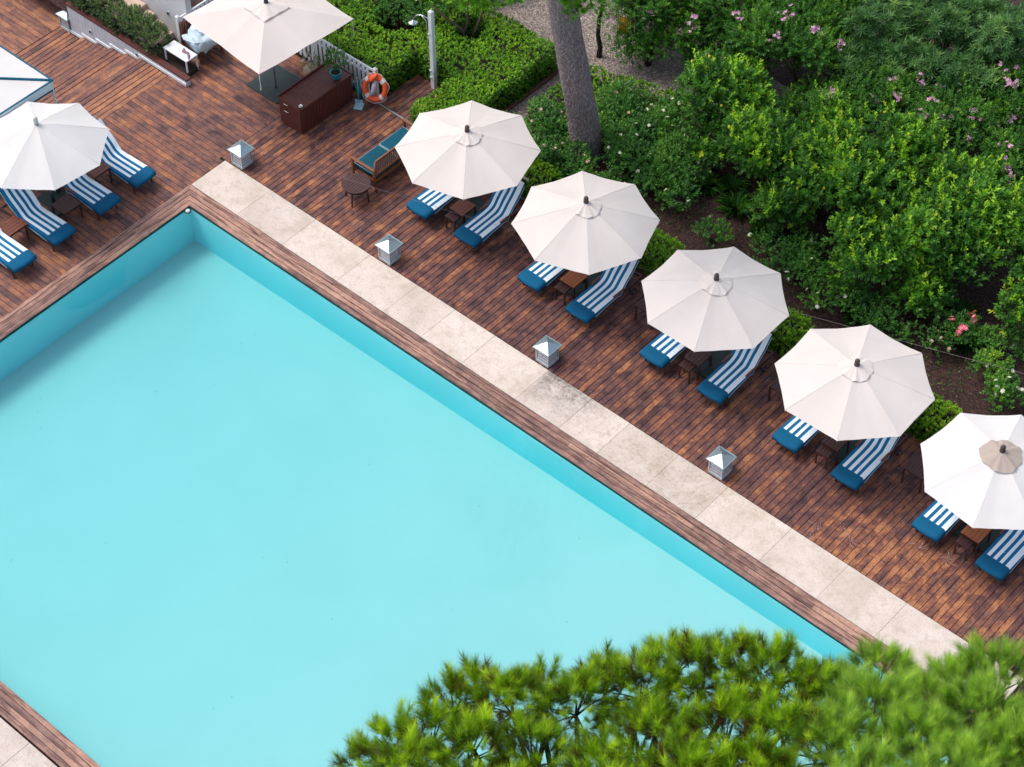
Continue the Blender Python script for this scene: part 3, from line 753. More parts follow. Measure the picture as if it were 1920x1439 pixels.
    for (y_, dz_) in rings:
        for j in range(m_):
            u = -1+2*j/(m_-1); bow = -0.045*(1-u*u) if y_ < 0.2 else 0.0
            hw = h+0.012 - (0.03 if y_ < -0.045 else 0)
            ed = -0.02 if abs(u) > 0.95 else 0
            b.v.append((u*hw, y_+bow, 0.335+dz_+ed))
        b.v.append((h+0.012, y_+0.0, 0.265)); b.v.append((-h-0.012, y_+0.0, 0.265))
    q_ = m_+2
    for i in range(len(rings)-1):
        for j in range(q_):
            j2 = (j+1) % q_; b.quad(i*q_+j, i*q_+j2, (i+1)*q_+j2, (i+1)*q_+j)
    b.f.append(tuple(range(q_-1, -1, -1))); b.m.append(0)
    b.build('foot_cover', M_teal, t, True)
    return t
first = lounger('striped lounger left of the nested tables under the parasol nearest the pine trunk', (4.03, 2.86, 0), R(-1))
LG = [(5.36, 2.90, 1, 'striped lounger right of the nested tables under the parasol nearest the pine trunk'),
      (7.19, 2.82, -1, 'striped lounger left of the orange topped table under the second parasol from the pine'),
      (8.51, 2.80, 0, 'striped lounger right of the orange topped table under the second parasol from the pine'),
      (10.41, 2.84, -1, 'striped lounger left of the dark tables under the middle parasol of the row'),
      (11.85, 2.86, 1, 'striped lounger right of the dark tables under the middle parasol of the row'),
      (13.69, 2.84, -1, 'striped lounger left of the dark tables under the parasol beside the pink roses'),
      (15.09, 2.84, 1, 'striped lounger right of the dark tables under the parasol beside the pink roses'),
      (16.93, 2.84, -1, 'striped lounger with dry twigs at its foot under the beige capped parasol'),
      (18.31, 2.87, 0, 'striped lounger at the lower right edge under the beige capped parasol')]
for (x, y, a, lb) in LG: dup(first, (x, y, 0), R(a), lb)
for (x, y, a, lb) in [(-1.04, -0.27, 91, 'striped lounger nearest the first lantern, left of the pool'), (-1.00, -1.32, 90, 'striped lounger second from the first lantern, left of the pool'),
                      (-1.01, -2.56, 91, 'striped lounger third from the first lantern, left of the pool'), (-1.02, -3.62, 90, 'striped lounger cut by the left edge of the view beside the pool')]:
    dup(first, (x, y, 0), R(a), lb)

# ------------------------------------------------------------------ tables
def side_table(label, loc, w_, d_, h_, mtop, rz=0, group='small wooden side tables', slats=5):
    t = thing('side_table', label, 'side table', loc, rz, group)
    for s in (-1, 1):
        for u in (-1, 1):
            MB().box((s*(w_/2-0.02), u*(d_/2-0.02), h_/2-0.015), (0.03, 0.03, h_-0.03)).build('leg', M_fw, t)
    for s in (-1, 1): MB().box((0, s*(d_/2-0.018), h_-0.035), (w_-0.04, 0.022, 0.04)).box((s*(w_/2-0.018), 0, h_-0.035), (0.022, d_-0.04, 0.04)).build('apron', M_fw, t)
    sw = w_/slats
    for k in range(slats):
        MB().cbox((-w_/2+sw*(k+0.5), 0, h_-0.008), (sw-0.004, d_, 0.018), 0.003).build('slat', mtop, t)
    return t
TB = [(4.75, 3.48, 0.38, 0.42, 0.45, M_fwr, 'reddish side table between loungers under the parasol nearest the pine trunk'),
      (7.86, 3.43, 0.38, 0.44, 0.45, M_fwo, 'orange wood side table under the second parasol from the pine'),
      (11.10, 3.42, 0.38, 0.44, 0.45, M_fw, 'dark side table between loungers under the middle parasol'),
      (14.43, 3.44, 0.38, 0.42, 0.45, M_fw, 'dark side table between loungers under the parasol beside the pink roses'),
      (17.66, 3.38, 0.40, 0.46, 0.45, M_fwo, 'orange wood side table under the beige capped parasol')]
for (x, y, a, b, h_, m_, lb) in TB: side_table(lb, (x, y, 0), a, b, h_, m_)
TS = [(4.73, 3.26, 'lower nested table poking out under the reddish table near the pine trunk'), (7.82, 3.20, 'lower nested table poking out under the orange table of the second parasol'),
      (11.06, 3.20, 'lower nested table poking out under the dark table of the middle parasol'), (14.40, 3.20, 'lower nested table poking out under the dark table near the pink roses'),
      (17.62, 3.14, 'lower nested table poking out under the orange table at the right edge')]
for (x, y, lb) in TS: side_table(lb, (x, y, 0), 0.28, 0.34, 0.37, M_fw, 0, 'nested tables under the side tables', 4)
for (x, y, lb) in [(6.05, 4.13, 'lone dark table half hidden under the left rim of the second parasol'), (9.50, 3.88, 'lone purple brown table half hidden under the left rim of the middle parasol'),
                   (12.85, 3.92, 'lone purple brown table half hidden between the middle parasol and the next'), (16.00, 3.94, 'lone slatted table beside the left rim of the beige capped parasol')]:
    side_table(lb, (x, y, 0), 0.44, 0.44, 0.45, M_fw, 0, 'lone tables between the parasols', 7)
side_table('reddish table under the parasol between the first two loungers left of the pool', (-1.98, -0.80, 0), 0.42, 0.44, 0.43, M_fwr, 0, None)
side_table('dark square table between the second and third loungers left of the pool', (-1.62, -1.95, 0), 0.44, 0.46, 0.43, M_fw, 0, None, 6)
side_table('reddish table between the third and fourth loungers left of the pool', (-1.98, -3.12, 0), 0.42, 0.44, 0.43, M_fwr, 0, None)
# round table
t = thing('round_table', 'round dark wooden table beside the teal cushioned sofa', 'table', (2.57, 2.51, 0))
MB().lathe([(0.0, 0.43), (0.28, 0.43), (0.31, 0.436), (0.318, 0.448), (0.31, 0.46), (0.0, 0.462)], 40).build('top', M_fw, t)
mb = MB()
for k in range(-4, 5):
    xx = k*0.065; L_ = 2*math.sqrt(max(0.0, 0.285**2 - (abs(xx)+0.03)**2))
    if L_ > 0.05: MB().cbox((xx, 0, 0.4645), (0.059, L_, 0.008), 0.002).build('slat', M_fw, t)
MB().lathe([(0.25, 0.36), (0.27, 0.36), (0.27, 0.43), (0.25, 0.43)], 30).build('apron', M_fw, t, True)
for a in (20, 110, 200, 290):
    MB().tube([(0.23*math.cos(R(a)), 0.23*math.sin(R(a)), 0.43), (0.27*math.cos(R(a)), 0.27*math.sin(R(a)), 0)], [0.026, 0.017], 8).build('leg', M_fw, t, True)

# ------------------------------------------------------------------ teak sofa with teal cushions (front towards -x)
t = thing('garden_sofa', 'teak two seat sofa with teal cushions left of the nearest parasol', 'sofa', (2.40, 3.72, 0))
for s in (-1, 1):
    y_ = s*0.80
    MB().box((-0.33, y_, 0.29), (0.05, 0.05, 0.58)).build('leg', M_teak, t)
    MB().tube([(0.34, y_, 0.0), (0.30, y_, 0.4), (0.37, y_, 0.88)], [0.028, 0.032, 0.026], 8).build('leg', M_teak, t, True)
    MB().cbox((-0.02, y_, 0.60), (0.70, 0.065, 0.035), 0.008).build('armrest', M_teak, t)
MB().box((0, 0, 0.27), (0.62, 1.56, 0.06)).build('seat_frame', M_teak, t)
bk = MB().box((0.35, 0, 0.86), (0.035, 1.56, 0.06)).box((0.315, 0, 0.46), (0.03, 1.56, 0.05)).build('back_frame', M_teak, t)
for k in range(27):
    yy = -0.75+k*0.0577
    MB().box((0.335, yy, 0.66), (0.016, 0.03, 0.36), 0, 0, Matrix.Rotation(R(5), 3, 'Y')).build('slat', M_teak, bk)
for s in (-1, 1):
    c_ = MB().cbox((-0.03, s*0.385, 0.38), (0.62, 0.75, 0.13), 0.03).build('cushion', M_bench, t, True)
    MB().tube([(-0.33, s*0.385-0.37, 0.43), (-0.33, s*0.385+0.37, 0.43), (0.27, s*0.385+0.37, 0.43), (0.27, s*0.385-0.37, 0.43), (-0.33, s*0.385-0.37, 0.43)], 0.006, 4).build('piping', M_pipe, c_)

# ------------------------------------------------------------------ storage cabinet
t = thing('storage_cabinet', 'long dark red wooden storage cabinet beside the picket fence', 'cabinet', (-0.07, 3.95, 0))
MB().box((0, 0, 0.37), (0.66, 1.58, 0.66)).build('body', M_cab, t)
for k in range(17):
    MB().box((0.336, -0.74+k*0.0925, 0.37), (0.012, 0.086, 0.66)).build('plank', M_cab, t)
for k in range(7):
    MB().box((-0.283+k*0.0943, -0.796, 0.37), (0.088, 0.012, 0.66)).build('plank', M_cab, t)
for (c_, d_) in (((0, -0.80, 0.725), (0.72, 0.03, 0.06)), ((0, 0.80, 0.725), (0.72, 0.03, 0.06)), ((0.35, 0, 0.725), (0.03, 1.62, 0.06)), ((-0.35, 0, 0.735), (0.03, 1.62, 0.08))):
    MB().box(c_, d_).build('lid_frame', M_cab, t)
for k in range(20):
    MB().cbox((0, -0.745+k*0.0785, 0.725), (0.66, 0.073, 0.02), 0.003).build('slat', M_cabtop, t)
for (x_, z_) in ((-0.07, 0.70), (-0.07, 0.50)):
    MB().tube([(x_-0.06, -0.815, z_+0.01), (x_-0.05, -0.845, z_-0.01), (x_+0.05, -0.845, z_-0.01), (x_+0.06, -0.815, z_+0.01)], 0.007, 6).build('handle', M_chrome, t, True)
for s in (-1, 1):
    for u in (-1, 1): MB().lathe([(0.0, -0.018), (0.03, -0.018), (0.03, 0.018), (0.0, 0.018)], 10, (s*0.28, u*0.72, 0.03), 0, Matrix.Rotation(PI/2, 3, 'Y')).build('castor', M_zincd, t)
t = thing('ashtray', 'small round metal ashtray on the near corner of the cabinet lid', 'ashtray', (0.20, 3.24, 0.738))
MB().lathe([(0.0, 0.012), (0.03, 0.012), (0.045, 0.035), (0.05, 0.035), (0.048, 0.0), (0.0, 0.0)], 18).build('bowl', M_chrome, t, True)
MB().lathe([(0.0, 0.02), (0.015, 0.02), (0.015, 0.028), (0.0, 0.03)], 10).build('cap', M_whitep, t)

# ------------------------------------------------------------------ lanterns
def lantern(label, loc):
    t = thing('deck_lantern', label, 'lantern', loc, 0, 'square metal deck lanterns')
    S, Hh = 0.165, 0.40
    MB().box((0, 0, 0.025), (2*S, 2*S, 0.05)).build('base', M_zincd, t)
    MB().cbox((0, 0, 0.205), (0.272, 0.272, 0.31), 0.02).build('lamp', M_lampcore, t)
    for s in (-1, 1):
        for u in (-1, 1): MB().box((s*(S-0.01), u*(S-0.01), 0.225), (0.018, 0.018, 0.35)).build('post', M_zincd, t)
    for k in range(4):
        z = 0.10+k*0.075
        b = MB()
        for s in (-1, 1): b.box((0, s*(S-0.012), z), (2*S-0.04, 0.006, 0.008)); b.box((s*(S-0.012), 0, z), (0.006, 2*S-0.04, 0.008))
        b.build('bar', M_bar, t)
    b = MB()
    for s in (-1, 1): b.box((0, s*(S-0.022), 0.22), (2*S-0.05, 0.003, 0.33)); b.box((s*(S-0.022), 0, 0.22), (0.003, 2*S-0.05, 0.33))
    b.build('glass', M_glass, t)
    ro = 0.205; b = MB(); z0, z1 = 0.40, 0.53
    b.v = [(-ro,-ro,z0),(ro,-ro,z0),(ro,ro,z0),(-ro,ro,z0),(0,0,z1)]
    b.f = [(0,1,4),(1,2,4),(2,3,4),(3,0,4),(3,2,1,0)]; b.m = [0]*5
    rf = b.build('roof', M_zinc, t)
    b = MB()
    for s in (-1, 1): b.box((0, s*ro, z0), (2*ro+0.014, 0.014, 0.016)); b.box((s*ro, 0, z0), (0.014, 2*ro-0.014, 0.016))
    b.build('eave_trim', M_zinc, rf)
    MB().lathe([(0.0, 0.05), (0.008, 0.048), (0.014, 0.035), (0.008, 0.02), (0.010, 0.0)], 10, (0, 0, z1-0.008)).build('finial', M_zinc, t, True)
    return t
l0 = lantern('metal lantern at the corner of the stone strip near the cabinet', (-0.10, 1.68, 0))
for (x, lb) in ((4.32, 'metal lantern on the deck in front of the parasol nearest the pine'), (8.67, 'metal lantern beside the grey stained stone slab'), (13.04, 'metal lantern at the stone strip in front of the parasol by the pink roses')):
    dup(l0, (x, 1.68, 0), 0, lb)
dup(l0, (-7.13, 2.72, -0.65), 0, 'metal lantern against the white planter wall on the lower deck')

# ------------------------------------------------------------------ planter wall with shrub
t = thing('planter_wall', 'low white boarded planter wall with a red brown rim beside the steps', 'planter', (0, 0, 0))
MB().box((-4.90, 2.66, -0.27), (4.10, 0.10, 0.86)).build('wall_core', M_board, t)
x = -6.93
while x < -2.9:
    zb = -0.65
    for (xa, xb, z) in noz:
        if xb <= x < xa: zb = z
    b = MB().box((x+0.058, 2.604, (0.16+zb)/2), (0.112, 0.016, 0.16-zb)); b.build('board', M_board, t); x += 0.119
for i, (xa, xb, z) in enumerate(noz):
    a = max(xb, -6.95) if i == 5 else xb
    b_ = xa if i else -2.86
    MB().box(((a+b_)/2-0.02, 2.585, z+0.045), (b_-a+0.03, 0.022, 0.075)).build('skirting', M_whitep, t)
MB().box((-4.90, 2.655, 0.185), (4.14, 0.14, 0.045)).build('rim', M_rim, t)
for (x_, z_) in ((-6.18, -0.20), (-4.52, 0.02)):
    wl = MB().box((x_, 2.59, z_), (0.085, 0.02, 0.10)).build('wall_light', M_zincd, t); MB().box((x_, 2.577, z_-0.005), (0.05, 0.012, 0.055)).build('lens', M_black, wl)
MB().box((-5.0, 2.92, 0.06), (3.9, 0.42, 0.10)).build('soil', M_soil, t)

# stone stairs, rendered wall, handrail fence
t = thing('stone_stairs', 'small flight of sandstone steps behind the planter shrubs', 'stairs', (0, 0, 0))
sx = [(-5.21, 0.52), (-4.93, 0.39), (-4.66, 0.26), (-4.37, 0.13)]; px_ = -5.9
for (x_, z_) in sx:
    MB().cbox(((px_+x_)/2, 3.26, z_/2-0.02), (x_-px_, 0.66, z_+0.04), 0.008).build('step', M_stepst, t); px_ = x_
t = thing('upper_terrace', 'raised wooden terrace above the stone steps', 'terrace', (0, 0, 0))
MB().box((-7.6, 3.9, 0.24), (3.38, 2.0, 0.60)).build('base', M_joist, t)
for k in range(9): MB().cbox((-7.6, 3.0+k*PITCH, 0.56), (3.38, 0.122, 0.03), 0.005).build('plank', M_stair, t)
t = thing('rendered_wall', 'rough white rendered garden wall above the stone steps', 'wall', (0, 0, 0))
MB().box((-6.5, 3.69, 0.64), (5.4, 0.16, 1.42)).build('wall', M_plaster, t)
wl = MB().box((-4.47, 3.605, 0.62), (0.075, 0.02, 0.12)).build('wall_light', M_zincd, t); MB().box((-4.47, 3.592, 0.62), (0.045, 0.012, 0.07)).build('lens', M_black, wl)
def fence(label, posts, axis, p0, p1, const, hgt, pitch=0.135):
    t = thing('picket_fence', label, 'fence', (0, 0, 0), 0, 'white picket fences')
    def P(a, off=0): return (a, const+off) if axis == 'x' else (const+off, a)
    for q in posts:
        x_, y_ = P(q)
        ps_ = MB().box((x_, y_, hgt/2+0.02), (0.085, 0.085, hgt+0.04)).build('post', M_whitep, t)
        MB().lathe([(0.062, 0.0), (0.062, 0.012), (0.0, 0.05)], 4, (x_, y_, hgt+0.04), 0, Matrix.Rotation(PI/4, 3, 'Z')).build('post_cap', M_whitep, ps_)
    ln = abs(p1-p0); mid = (p0+p1)/2
    for (z_, off) in ((hgt-0.03, 0), (hgt-0.2, 0.0), (0.14, 0)):
        x_, y_ = P(mid, off); d_ = (ln, 0.035, 0.05) if axis == 'x' else (0.035, ln, 0.05)
        MB().box((x_, y_, z_), d_).build('rail', M_whitep, t)
    a = p0+0.09
    pm = MB().box((0, 0, hgt/2), ((0.078, 0.02, hgt-0.10) if axis == 'x' else (0.02, 0.078, hgt-0.10))).mesh('picket', M_whitep)
    while a < p1-0.05:
        x_, y_ = P(a, -0.03 if axis == 'x' else 0.03); link('picket', pm, t, (x_, y_, 0)); a += pitch
    return t
fence('white picket fence behind the storage cabinet carrying the lifebuoy', [0.70, -1.2], 'x', -2.3, 0.66, 5.06, 0.88)
fence('white handrail fence above the slatted armchair by the stone steps', [3.38], 'y', 3.42, 5.0, -3.85, 0.95, 0.12)

# shower
t = thing('outdoor_shower', 'white post outdoor shower with round chrome head beside the hedge', 'shower', (1.36, 6.22, 0))
MB().box((0, 0, 1.08), (0.10, 0.10, 2.16)).build('post', M_whitep, t)
MB().lathe([(0.073, 0.0), (0.073, 0.01), (0.0, 0.06)], 4, (0, 0, 2.16), 0, Matrix.Rotation(PI/4, 3, 'Z')).build('post_cap', M_whitep, t)
MB().tube([(-0.06, -0.01, 1.93), (-0.2, -0.06, 2.0), (-0.32, -0.11, 1.97), (-0.40, -0.15, 1.86), (-0.41, -0.155, 1.80)], 0.011, 8).build('arm', M_chrome, t, True)
MB().lathe([(0.0, 0.06), (0.02, 0.055), (0.035, 0.03), (0.10, 0.012), (0.105, 0.0), (0.10, -0.012), (0.0, -0.014)], 24, (-0.41, -0.155, 1.75)).build('shower_head', M_chrome, t, True)
MB().tube([(-0.22, -0.07, 2.0), (-0.10, -0.06, 1.90), (-0.085, -0.06, 1.3), (-0.075, -0.06, 1.0)], 0.008, 6).build('hose', M_chrome, t, True)
for z_ in (1.56, 0.52, 0.33): MB().box((-0.03, -0.062, z_), (0.05, 0.03, 0.03)).build('tap', M_zincd, t)

# lifebuoy on the fence post
t = thing('lifebuoy', 'orange lifebuoy with white bands hanging on the fence post', 'lifebuoy', (0.80, 4.93, 0.52)); t.rotation_euler = (R(72), 0, R(28))
seg = 48
def torus_part(name, a0, a1, r0, r1, mat):
    b = MB(); n_ = 14; m_ = max(2, int(seg*abs(a1-a0)/(2*PI)))
    for i in range(m_+1):
        a = a0+(a1-a0)*i/m_
        for k in range(n_):
            q = 2*PI*k/n_; rr = r0+r1*math.cos(q)
            b.v.append((rr*math.cos(a), rr*math.sin(a)*1.12, r1*math.sin(q)))
    for i in range(m_):
        for k in range(n_): b.quad(i*n_+k, (i+1)*n_+k, (i+1)*n_+(k+1)%n_, i*n_+(k+1)%n_)
    b.build(name, mat, t, True)
torus_part('ring', 0, 2*PI, 0.235, 0.066, M_orange)
for k in range(4):
    a = PI/4+k*PI/2; torus_part('band', a-0.16, a+0.16, 0.235, 0.069, M_rope)
MB().tube([(0.31*math.cos(a)+0.03*math.sin(6*a), 0.36*math.sin(a), 0.02) for a in [2*PI*k/30 for k in range(31)]], 0.007, 5).build('rope', M_rope, t, True)
MB().tube([(-0.08, -0.17, 0.05), (-0.02, -0.05, 0.07), (0.0, 0.10, 0.06), (0.02, 0.2, 0.05)], [0.03, 0.055, 0.06, 0.03], 8).build('pouch', M_pouch, t, True)
MB().tube([(-0.16, 0.14, 0.05), (-0.05, 0.24, 0.09), (0.03, 0.33, 0.09), (0.05, 0.38, 0.06)], [0.035, 0.06, 0.05, 0.025], 8).build('throw_bag', M_orange, t, True)

# long handled dustpan
t = thing('dustpan', 'light blue long handled dustpan standing beside the cabinet', 'dustpan', (0.50, 4.68, 0))
MB().box((0.03, -0.03, 0.012), (0.20, 0.22, 0.012), R(30)).box((-0.05, 0.06, 0.05), (0.18, 0.02, 0.09), R(30)).build('pan', M_ltblue, t)
MB().tube([(-0.04, 0.05, 0.05), (-0.10, 0.10, 0.72)], 0.010, 6).build('handle', M_pole, t, True)
MB().tube([(-0.10, 0.10, 0.72), (-0.11, 0.11, 0.84)], 0.015, 8).build('grip', M_tealp, t, True)
t = thing('bucket', 'narrow dark teal bin between the cabinet and the fence', 'bin', (0.34, 4.88, 0))
MB().lathe([(0.0, 0.0), (0.07, 0.0), (0.085, 0.42), (0.075, 0.42), (0.06, 0.03), (0.0, 0.03)], 16).build('body', M_tealp, t, True)

# armchair with a heap of white linen, white low table
t = thing('slatted_armchair', 'red brown slatted armchair under a heap of pale cushions by the steps', 'armchair', (-3.45, 3.66, 0))
MB().box((0, 0, 0.33), (0.60, 0.66, 0.05)).build('seat', M_fwr, t)
for s in (-1, 1):
    MB().box((-0.29, s*0.32, 0.42), (0.05, 0.045, 0.84)).build('leg', M_fwr, t); MB().box((0.27, s*0.32, 0.27), (0.045, 0.045, 0.54)).build('leg', M_fwr, t)
    MB().cbox((0.0, s*0.32, 0.555), (0.64, 0.06, 0.03), 0.006).build('armrest', M_fwr, t)
MB().box((-0.30, 0, 0.84), (0.04, 0.66, 0.07)).build('back_frame', M_fwr, t)
for k in range(9): MB().box((-0.30, -0.26+k*0.065, 0.59), (0.018, 0.035, 0.46)).build('slat', M_fwr, t)
def blob(c, r_, seed, sub=3, amp=0.12):
    rs = random.Random(seed); b = MB(); n1, n2 = 18, 12
    fs = [(rs.uniform(1.5, 5), rs.uniform(1.5, 5), rs.uniform(0, 6)) for _ in range(4)]
    for i in range(n2+1):
        th = PI*i/n2
        for j in range(n1):
            ph = 2*PI*j/n1; d = Vector((math.sin(th)*math.cos(ph), math.sin(th)*math.sin(ph), math.cos(th)))
            k_ = 1+sum(amp/2*math.sin(f[0]*2*d.x+f[1]*2*d.y+f[2]+3*d.z) for f in fs)
            e_ = 0.55
            q = Vector([math.copysign(abs(v_)**e_, v_) for v_ in d])
            b.v.append((c[0]+r_[0]*q.x*k_, c[1]+r_[1]*q.y*k_, c[2]+r_[2]*q.z*k_))
    for i in range(n2):
        for j in range(n1): b.quad(i*n1+j, (i+1)*n1+j, (i+1)*n1+(j+1)%n1, i*n1+(j+1)%n1)
    return b
M_linen = fabric('pale_linen', (0.50, 0.62, 0.68), 0, 0.8, 6, 0.12); M_linb = fabric('blue_linen', (0.02, 0.22, 0.36), 0, 0.5, 6, 0.12)
t = thing('cushion_heap', 'heap of pale blue white cushions with a blue edge on the armchair', 'cushions', (-3.40, 3.64, 0.36))
blob((0.06, -0.06, 0.17), (0.33, 0.37, 0.17), 3, 3, 0.18).build('cushion', M_linen, t, True); blob((-0.02, 0.10, 0.33), (0.22, 0.22, 0.09), 8, 3, 0.2).build('cushion', M_white, t, True)
MB().tube([(-0.10, -0.02, 0.42), (0.0, 0.10, 0.45), (0.08, 0.24, 0.43), (0.20, 0.33, 0.36)], [0.018, 0.03, 0.028, 0.012], 6).build('edge', M_linb, t, True)
t = thing('white_low_table', 'low white table beside the slatted armchair', 'table', (-3.45, 3.01, 0))
MB().cbox((0, 0, 0.44), (0.78, 0.34, 0.03), 0.008).build('top', M_whitep, t)
for s in (-1, 1):
    for u in (-1, 1): MB().box((s*0.35, u*0.15, 0.21), (0.03, 0.03, 0.42)).build('leg', M_whitep, t)
t2_ = tag(MB().tube([(-3.42, 3.10, 0.47), (-3.36, 3.02, 0.49), (-3.24, 3.05, 0.48), (-3.16, 3.0, 0.47), (-3.08, 2.93, 0.46)], [0.02, 0.035, 0.03, 0.03, 0.015], 7).build('folded_scarf', simple('mauve_cloth', (0.24, 0.15, 0.22), 0.9), None, True), 'crumpled mauve scarf lying on the low white table', 'scarf')

# cabana, cut by the left edge
t = thing('cabana', 'white canvas cabana with dark blue piping at the left edge', 'cabana', (0, 0, 0))
cx0, cx1, cy0, cy1, zc, za = -6.5, -3.53, -3.4, -0.41, 1.75, 1.98
mx_, my_ = (cx0+cx1)/2, (cy0+cy1)/2
cs = [(cx0,cy0),(cx1,cy0),(cx1,cy1),(cx0,cy1)]
for k in range(4):
    a, b2 = cs[k], cs[(k+1) % 4]; b = MB(); b.v = [(a[0],a[1],zc),(b2[0],b2[1],zc),(mx_,my_,za)]; b.f = [(0,1,2)]; b.m = [0]; b.build('roof_panel', M_canw, t)
    L_ = math.hypot(b2[0]-a[0], b2[1]-a[1]); an_ = math.atan2(b2[1]-a[1], b2[0]-a[0]); m2 = ((a[0]+b2[0])/2, (a[1]+b2[1])/2)
    vl = MB().box((m2[0], m2[1], zc-0.13), (L_, 0.012, 0.25), an_).build('valance', M_white if k == 1 else M_canw, t)
    MB().box((m2[0], m2[1], zc-0.235), (L_+0.01, 0.022, 0.045), an_).build('trim', M_trim, vl); MB().box((m2[0], m2[1], zc+0.004), (L_+0.03, 0.035, 0.02), an_).build('trim', M_trim, vl)
    MB().tube([(a[0], a[1], zc+0.006), (mx_, my_, za+0.006)], 0.032, 6).build('hip_piping', M_trim, t)
    MB().box((a[0]+(0.02 if a[0] < -5 else -0.02), a[1]+(0.02 if a[1] < -2 else -0.02), zc-0.13), (0.04, 0.04, 0.27)).build('trim', M_trim, t)
    MB().tube([(a[0]*0.99+mx_*0.01, a[1]*0.98+my_*0.02, -0.65), (a[0]*0.99+mx_*0.01, a[1]*0.98+my_*0.02, zc-0.02)], 0.03, 8).build('post', M_whitep, t)

# thin cable above the deck
b = MB(); p0, p1 = Vector((0.13, 1.86, 0.40)), Vector((17.2, 5.85, 2.2)); pts = []
for i in range(25):
    u = i/24; q = p0.lerp(p1, u); q.z -= 0.35*4*u*(1-u)*0.5; pts.append(q)
tag(b.tube(pts, 0.0024, 5).build('cable', M_wire), 'thin slack cable strung from the first lantern over the deck to the rose bed', 'cable')

# ------------------------------------------------------------------ foliage
rng = np.random.default_rng(5)
def nrm(a): return a/np.maximum(1e-9, np.linalg.norm(a, axis=-1, keepdims=True))
def leaf_obj(name, mat, parent, P, D, N, L, W, tone, shape='leaf', kind='stuff'):
    n_ = len(P); D = nrm(D); N = nrm(N - (N*D).sum(1, keepdims=True)*D); S = np.cross(D, N)
    L = np.asarray(L).reshape(-1, 1)*np.ones((n_, 1)); W = np.asarray(W).reshape(-1, 1)*np.ones((n_, 1))
    me = bpy.data.meshes.new(name)
    if shape == 'needle':
        V = np.stack([P - S*W*0.5, P + S*W*0.5, P + D*L], 1).reshape(-1, 3); nv = 3
    elif shape == 'strap':
        dr = np.zeros((n_, 3)); dr[:, 2] = -1
        q1 = P + D*L*0.5; q2 = P + D*L*0.92 + dr*L*0.30; 
        V = np.stack([P - S*W*0.5, P + S*W*0.5, q1 + S*W*0.5, q2, q1 - S*W*0.5], 1).reshape(-1, 3); nv = 5
    else:
        mid = P + D*L*0.45 + N*W*0.10
        V = np.stack([P, mid + S*W*0.5, P + D*L - N*L*0.10, mid - S*W*0.5], 1).reshape(-1, 3); nv = 4
    me.vertices.add(len(V)); me.vertices.foreach_set('co', V.astype(np.float32).ravel())
    me.loops.add(n_*nv); me.loops.foreach_set('vertex_index', np.arange(n_*nv, dtype=np.int32))
    me.polygons.add(n_); me.polygons.foreach_set('loop_start', np.arange(0, n_*nv, nv, dtype=np.int32)); me.polygons.foreach_set('loop_total', np.full(n_, nv, dtype=np.int32))
    at = me.attributes.new('tone', 'FLOAT', 'FACE'); at.data.foreach_set('value', np.clip(tone, 0, 1).astype(np.float32))
    me.materials.append(mat); me.update(calc_edges=True)
    o = bpy.data.objects.new(name, me); col.objects.link(o)
    if parent is not None: o.parent = parent
    if kind: o['kind'] = kind
    return o
def shoots(P, D, tone, k=9, slen=0.14, spread=1.1, L=0.055, W=0.028, up=0.9, jit=0.06):
    """k leaves spiralling up each shoot -> arrays for leaf_obj"""
    n_ = len(P); D = nrm(D); a = nrm(np.cross(D, rng.normal(size=(n_, 3)))); b = np.cross(D, a)
    out = [[], [], [], [], []]; ph = rng.uniform(0, 2*PI, n_)
    for i in range(k):
        s = (i+0.5)/k; az = ph + i*2.4; an = spread*(1-0.55*s) + rng.normal(0, 0.15, n_)
        d = D*np.cos(an)[:, None] + (a*np.cos(az)[:, None] + b*np.sin(az)[:, None])*np.sin(an)[:, None]
        nn = D*0.6 + np.array([0, 0, up]) + rng.normal(0, 0.25, (n_, 3))
        out[0].append(P + D*(slen*s)); out[1].append(d); out[2].append(nn)
        out[3].append(L*rng.uniform(0.7, 1.2, n_)); out[4].append(tone + rng.normal(0, jit, n_) + 0.10*(s-0.5))
    P_, D_, N_, L_, T_ = [np.concatenate(q) for q in out]
    return P_, D_, N_, L_, L_*(W/L), T_
def lump_anchors(lumps, dens, low=-0.35):
    """anchors over ellipsoid lumps (x,y,z,rx,rz)"""
    Ps, Ds, Hs = [], [], []
    for (x, y, z, r_, rz_) in lumps:
        n_ = int(dens*4*PI*r_*r_*0.75)
        q = nrm(rng.normal(size=(int(n_*1.6)+4, 3))); q = q[q[:, 2] > low][:n_]
        rad = 1 - 0.35*rng.random((len(q), 1))**2
        Ps.append(np.array([x, y, z]) + q*rad*np.array([r_, r_, rz_])); Ds.append(q*0.9 + np.array([0, 0, 0.7]) + rng.normal(0, 0.35, q.shape)); Hs.append(q[:, 2]*(rad[:, 0]))
    P = np.concatenate(Ps); D = np.concatenate(Ds); H = np.concatenate(Hs)
    ok = P[:, 2] > 0.02
    return P[ok], D[ok], H[ok]
def crown_lumps(x, y, z, r_, rz_, n_=7, f=0.55):
    ls = [(x, y, z, r_*0.62, rz_*0.75)]
    for i in range(n_):
        a = 2*PI*i/n_ + rng.uniform(-.3, .3); d = r_*rng.uniform(0.42, 0.66)
        ls.append((x+d*math.cos(a), y+d*math.sin(a), z+rng.uniform(-0.45, 0.5)*rz_, r_*rng.uniform(0.34, 0.50), rz_*rng.uniform(0.35, 0.55)))
    return ls
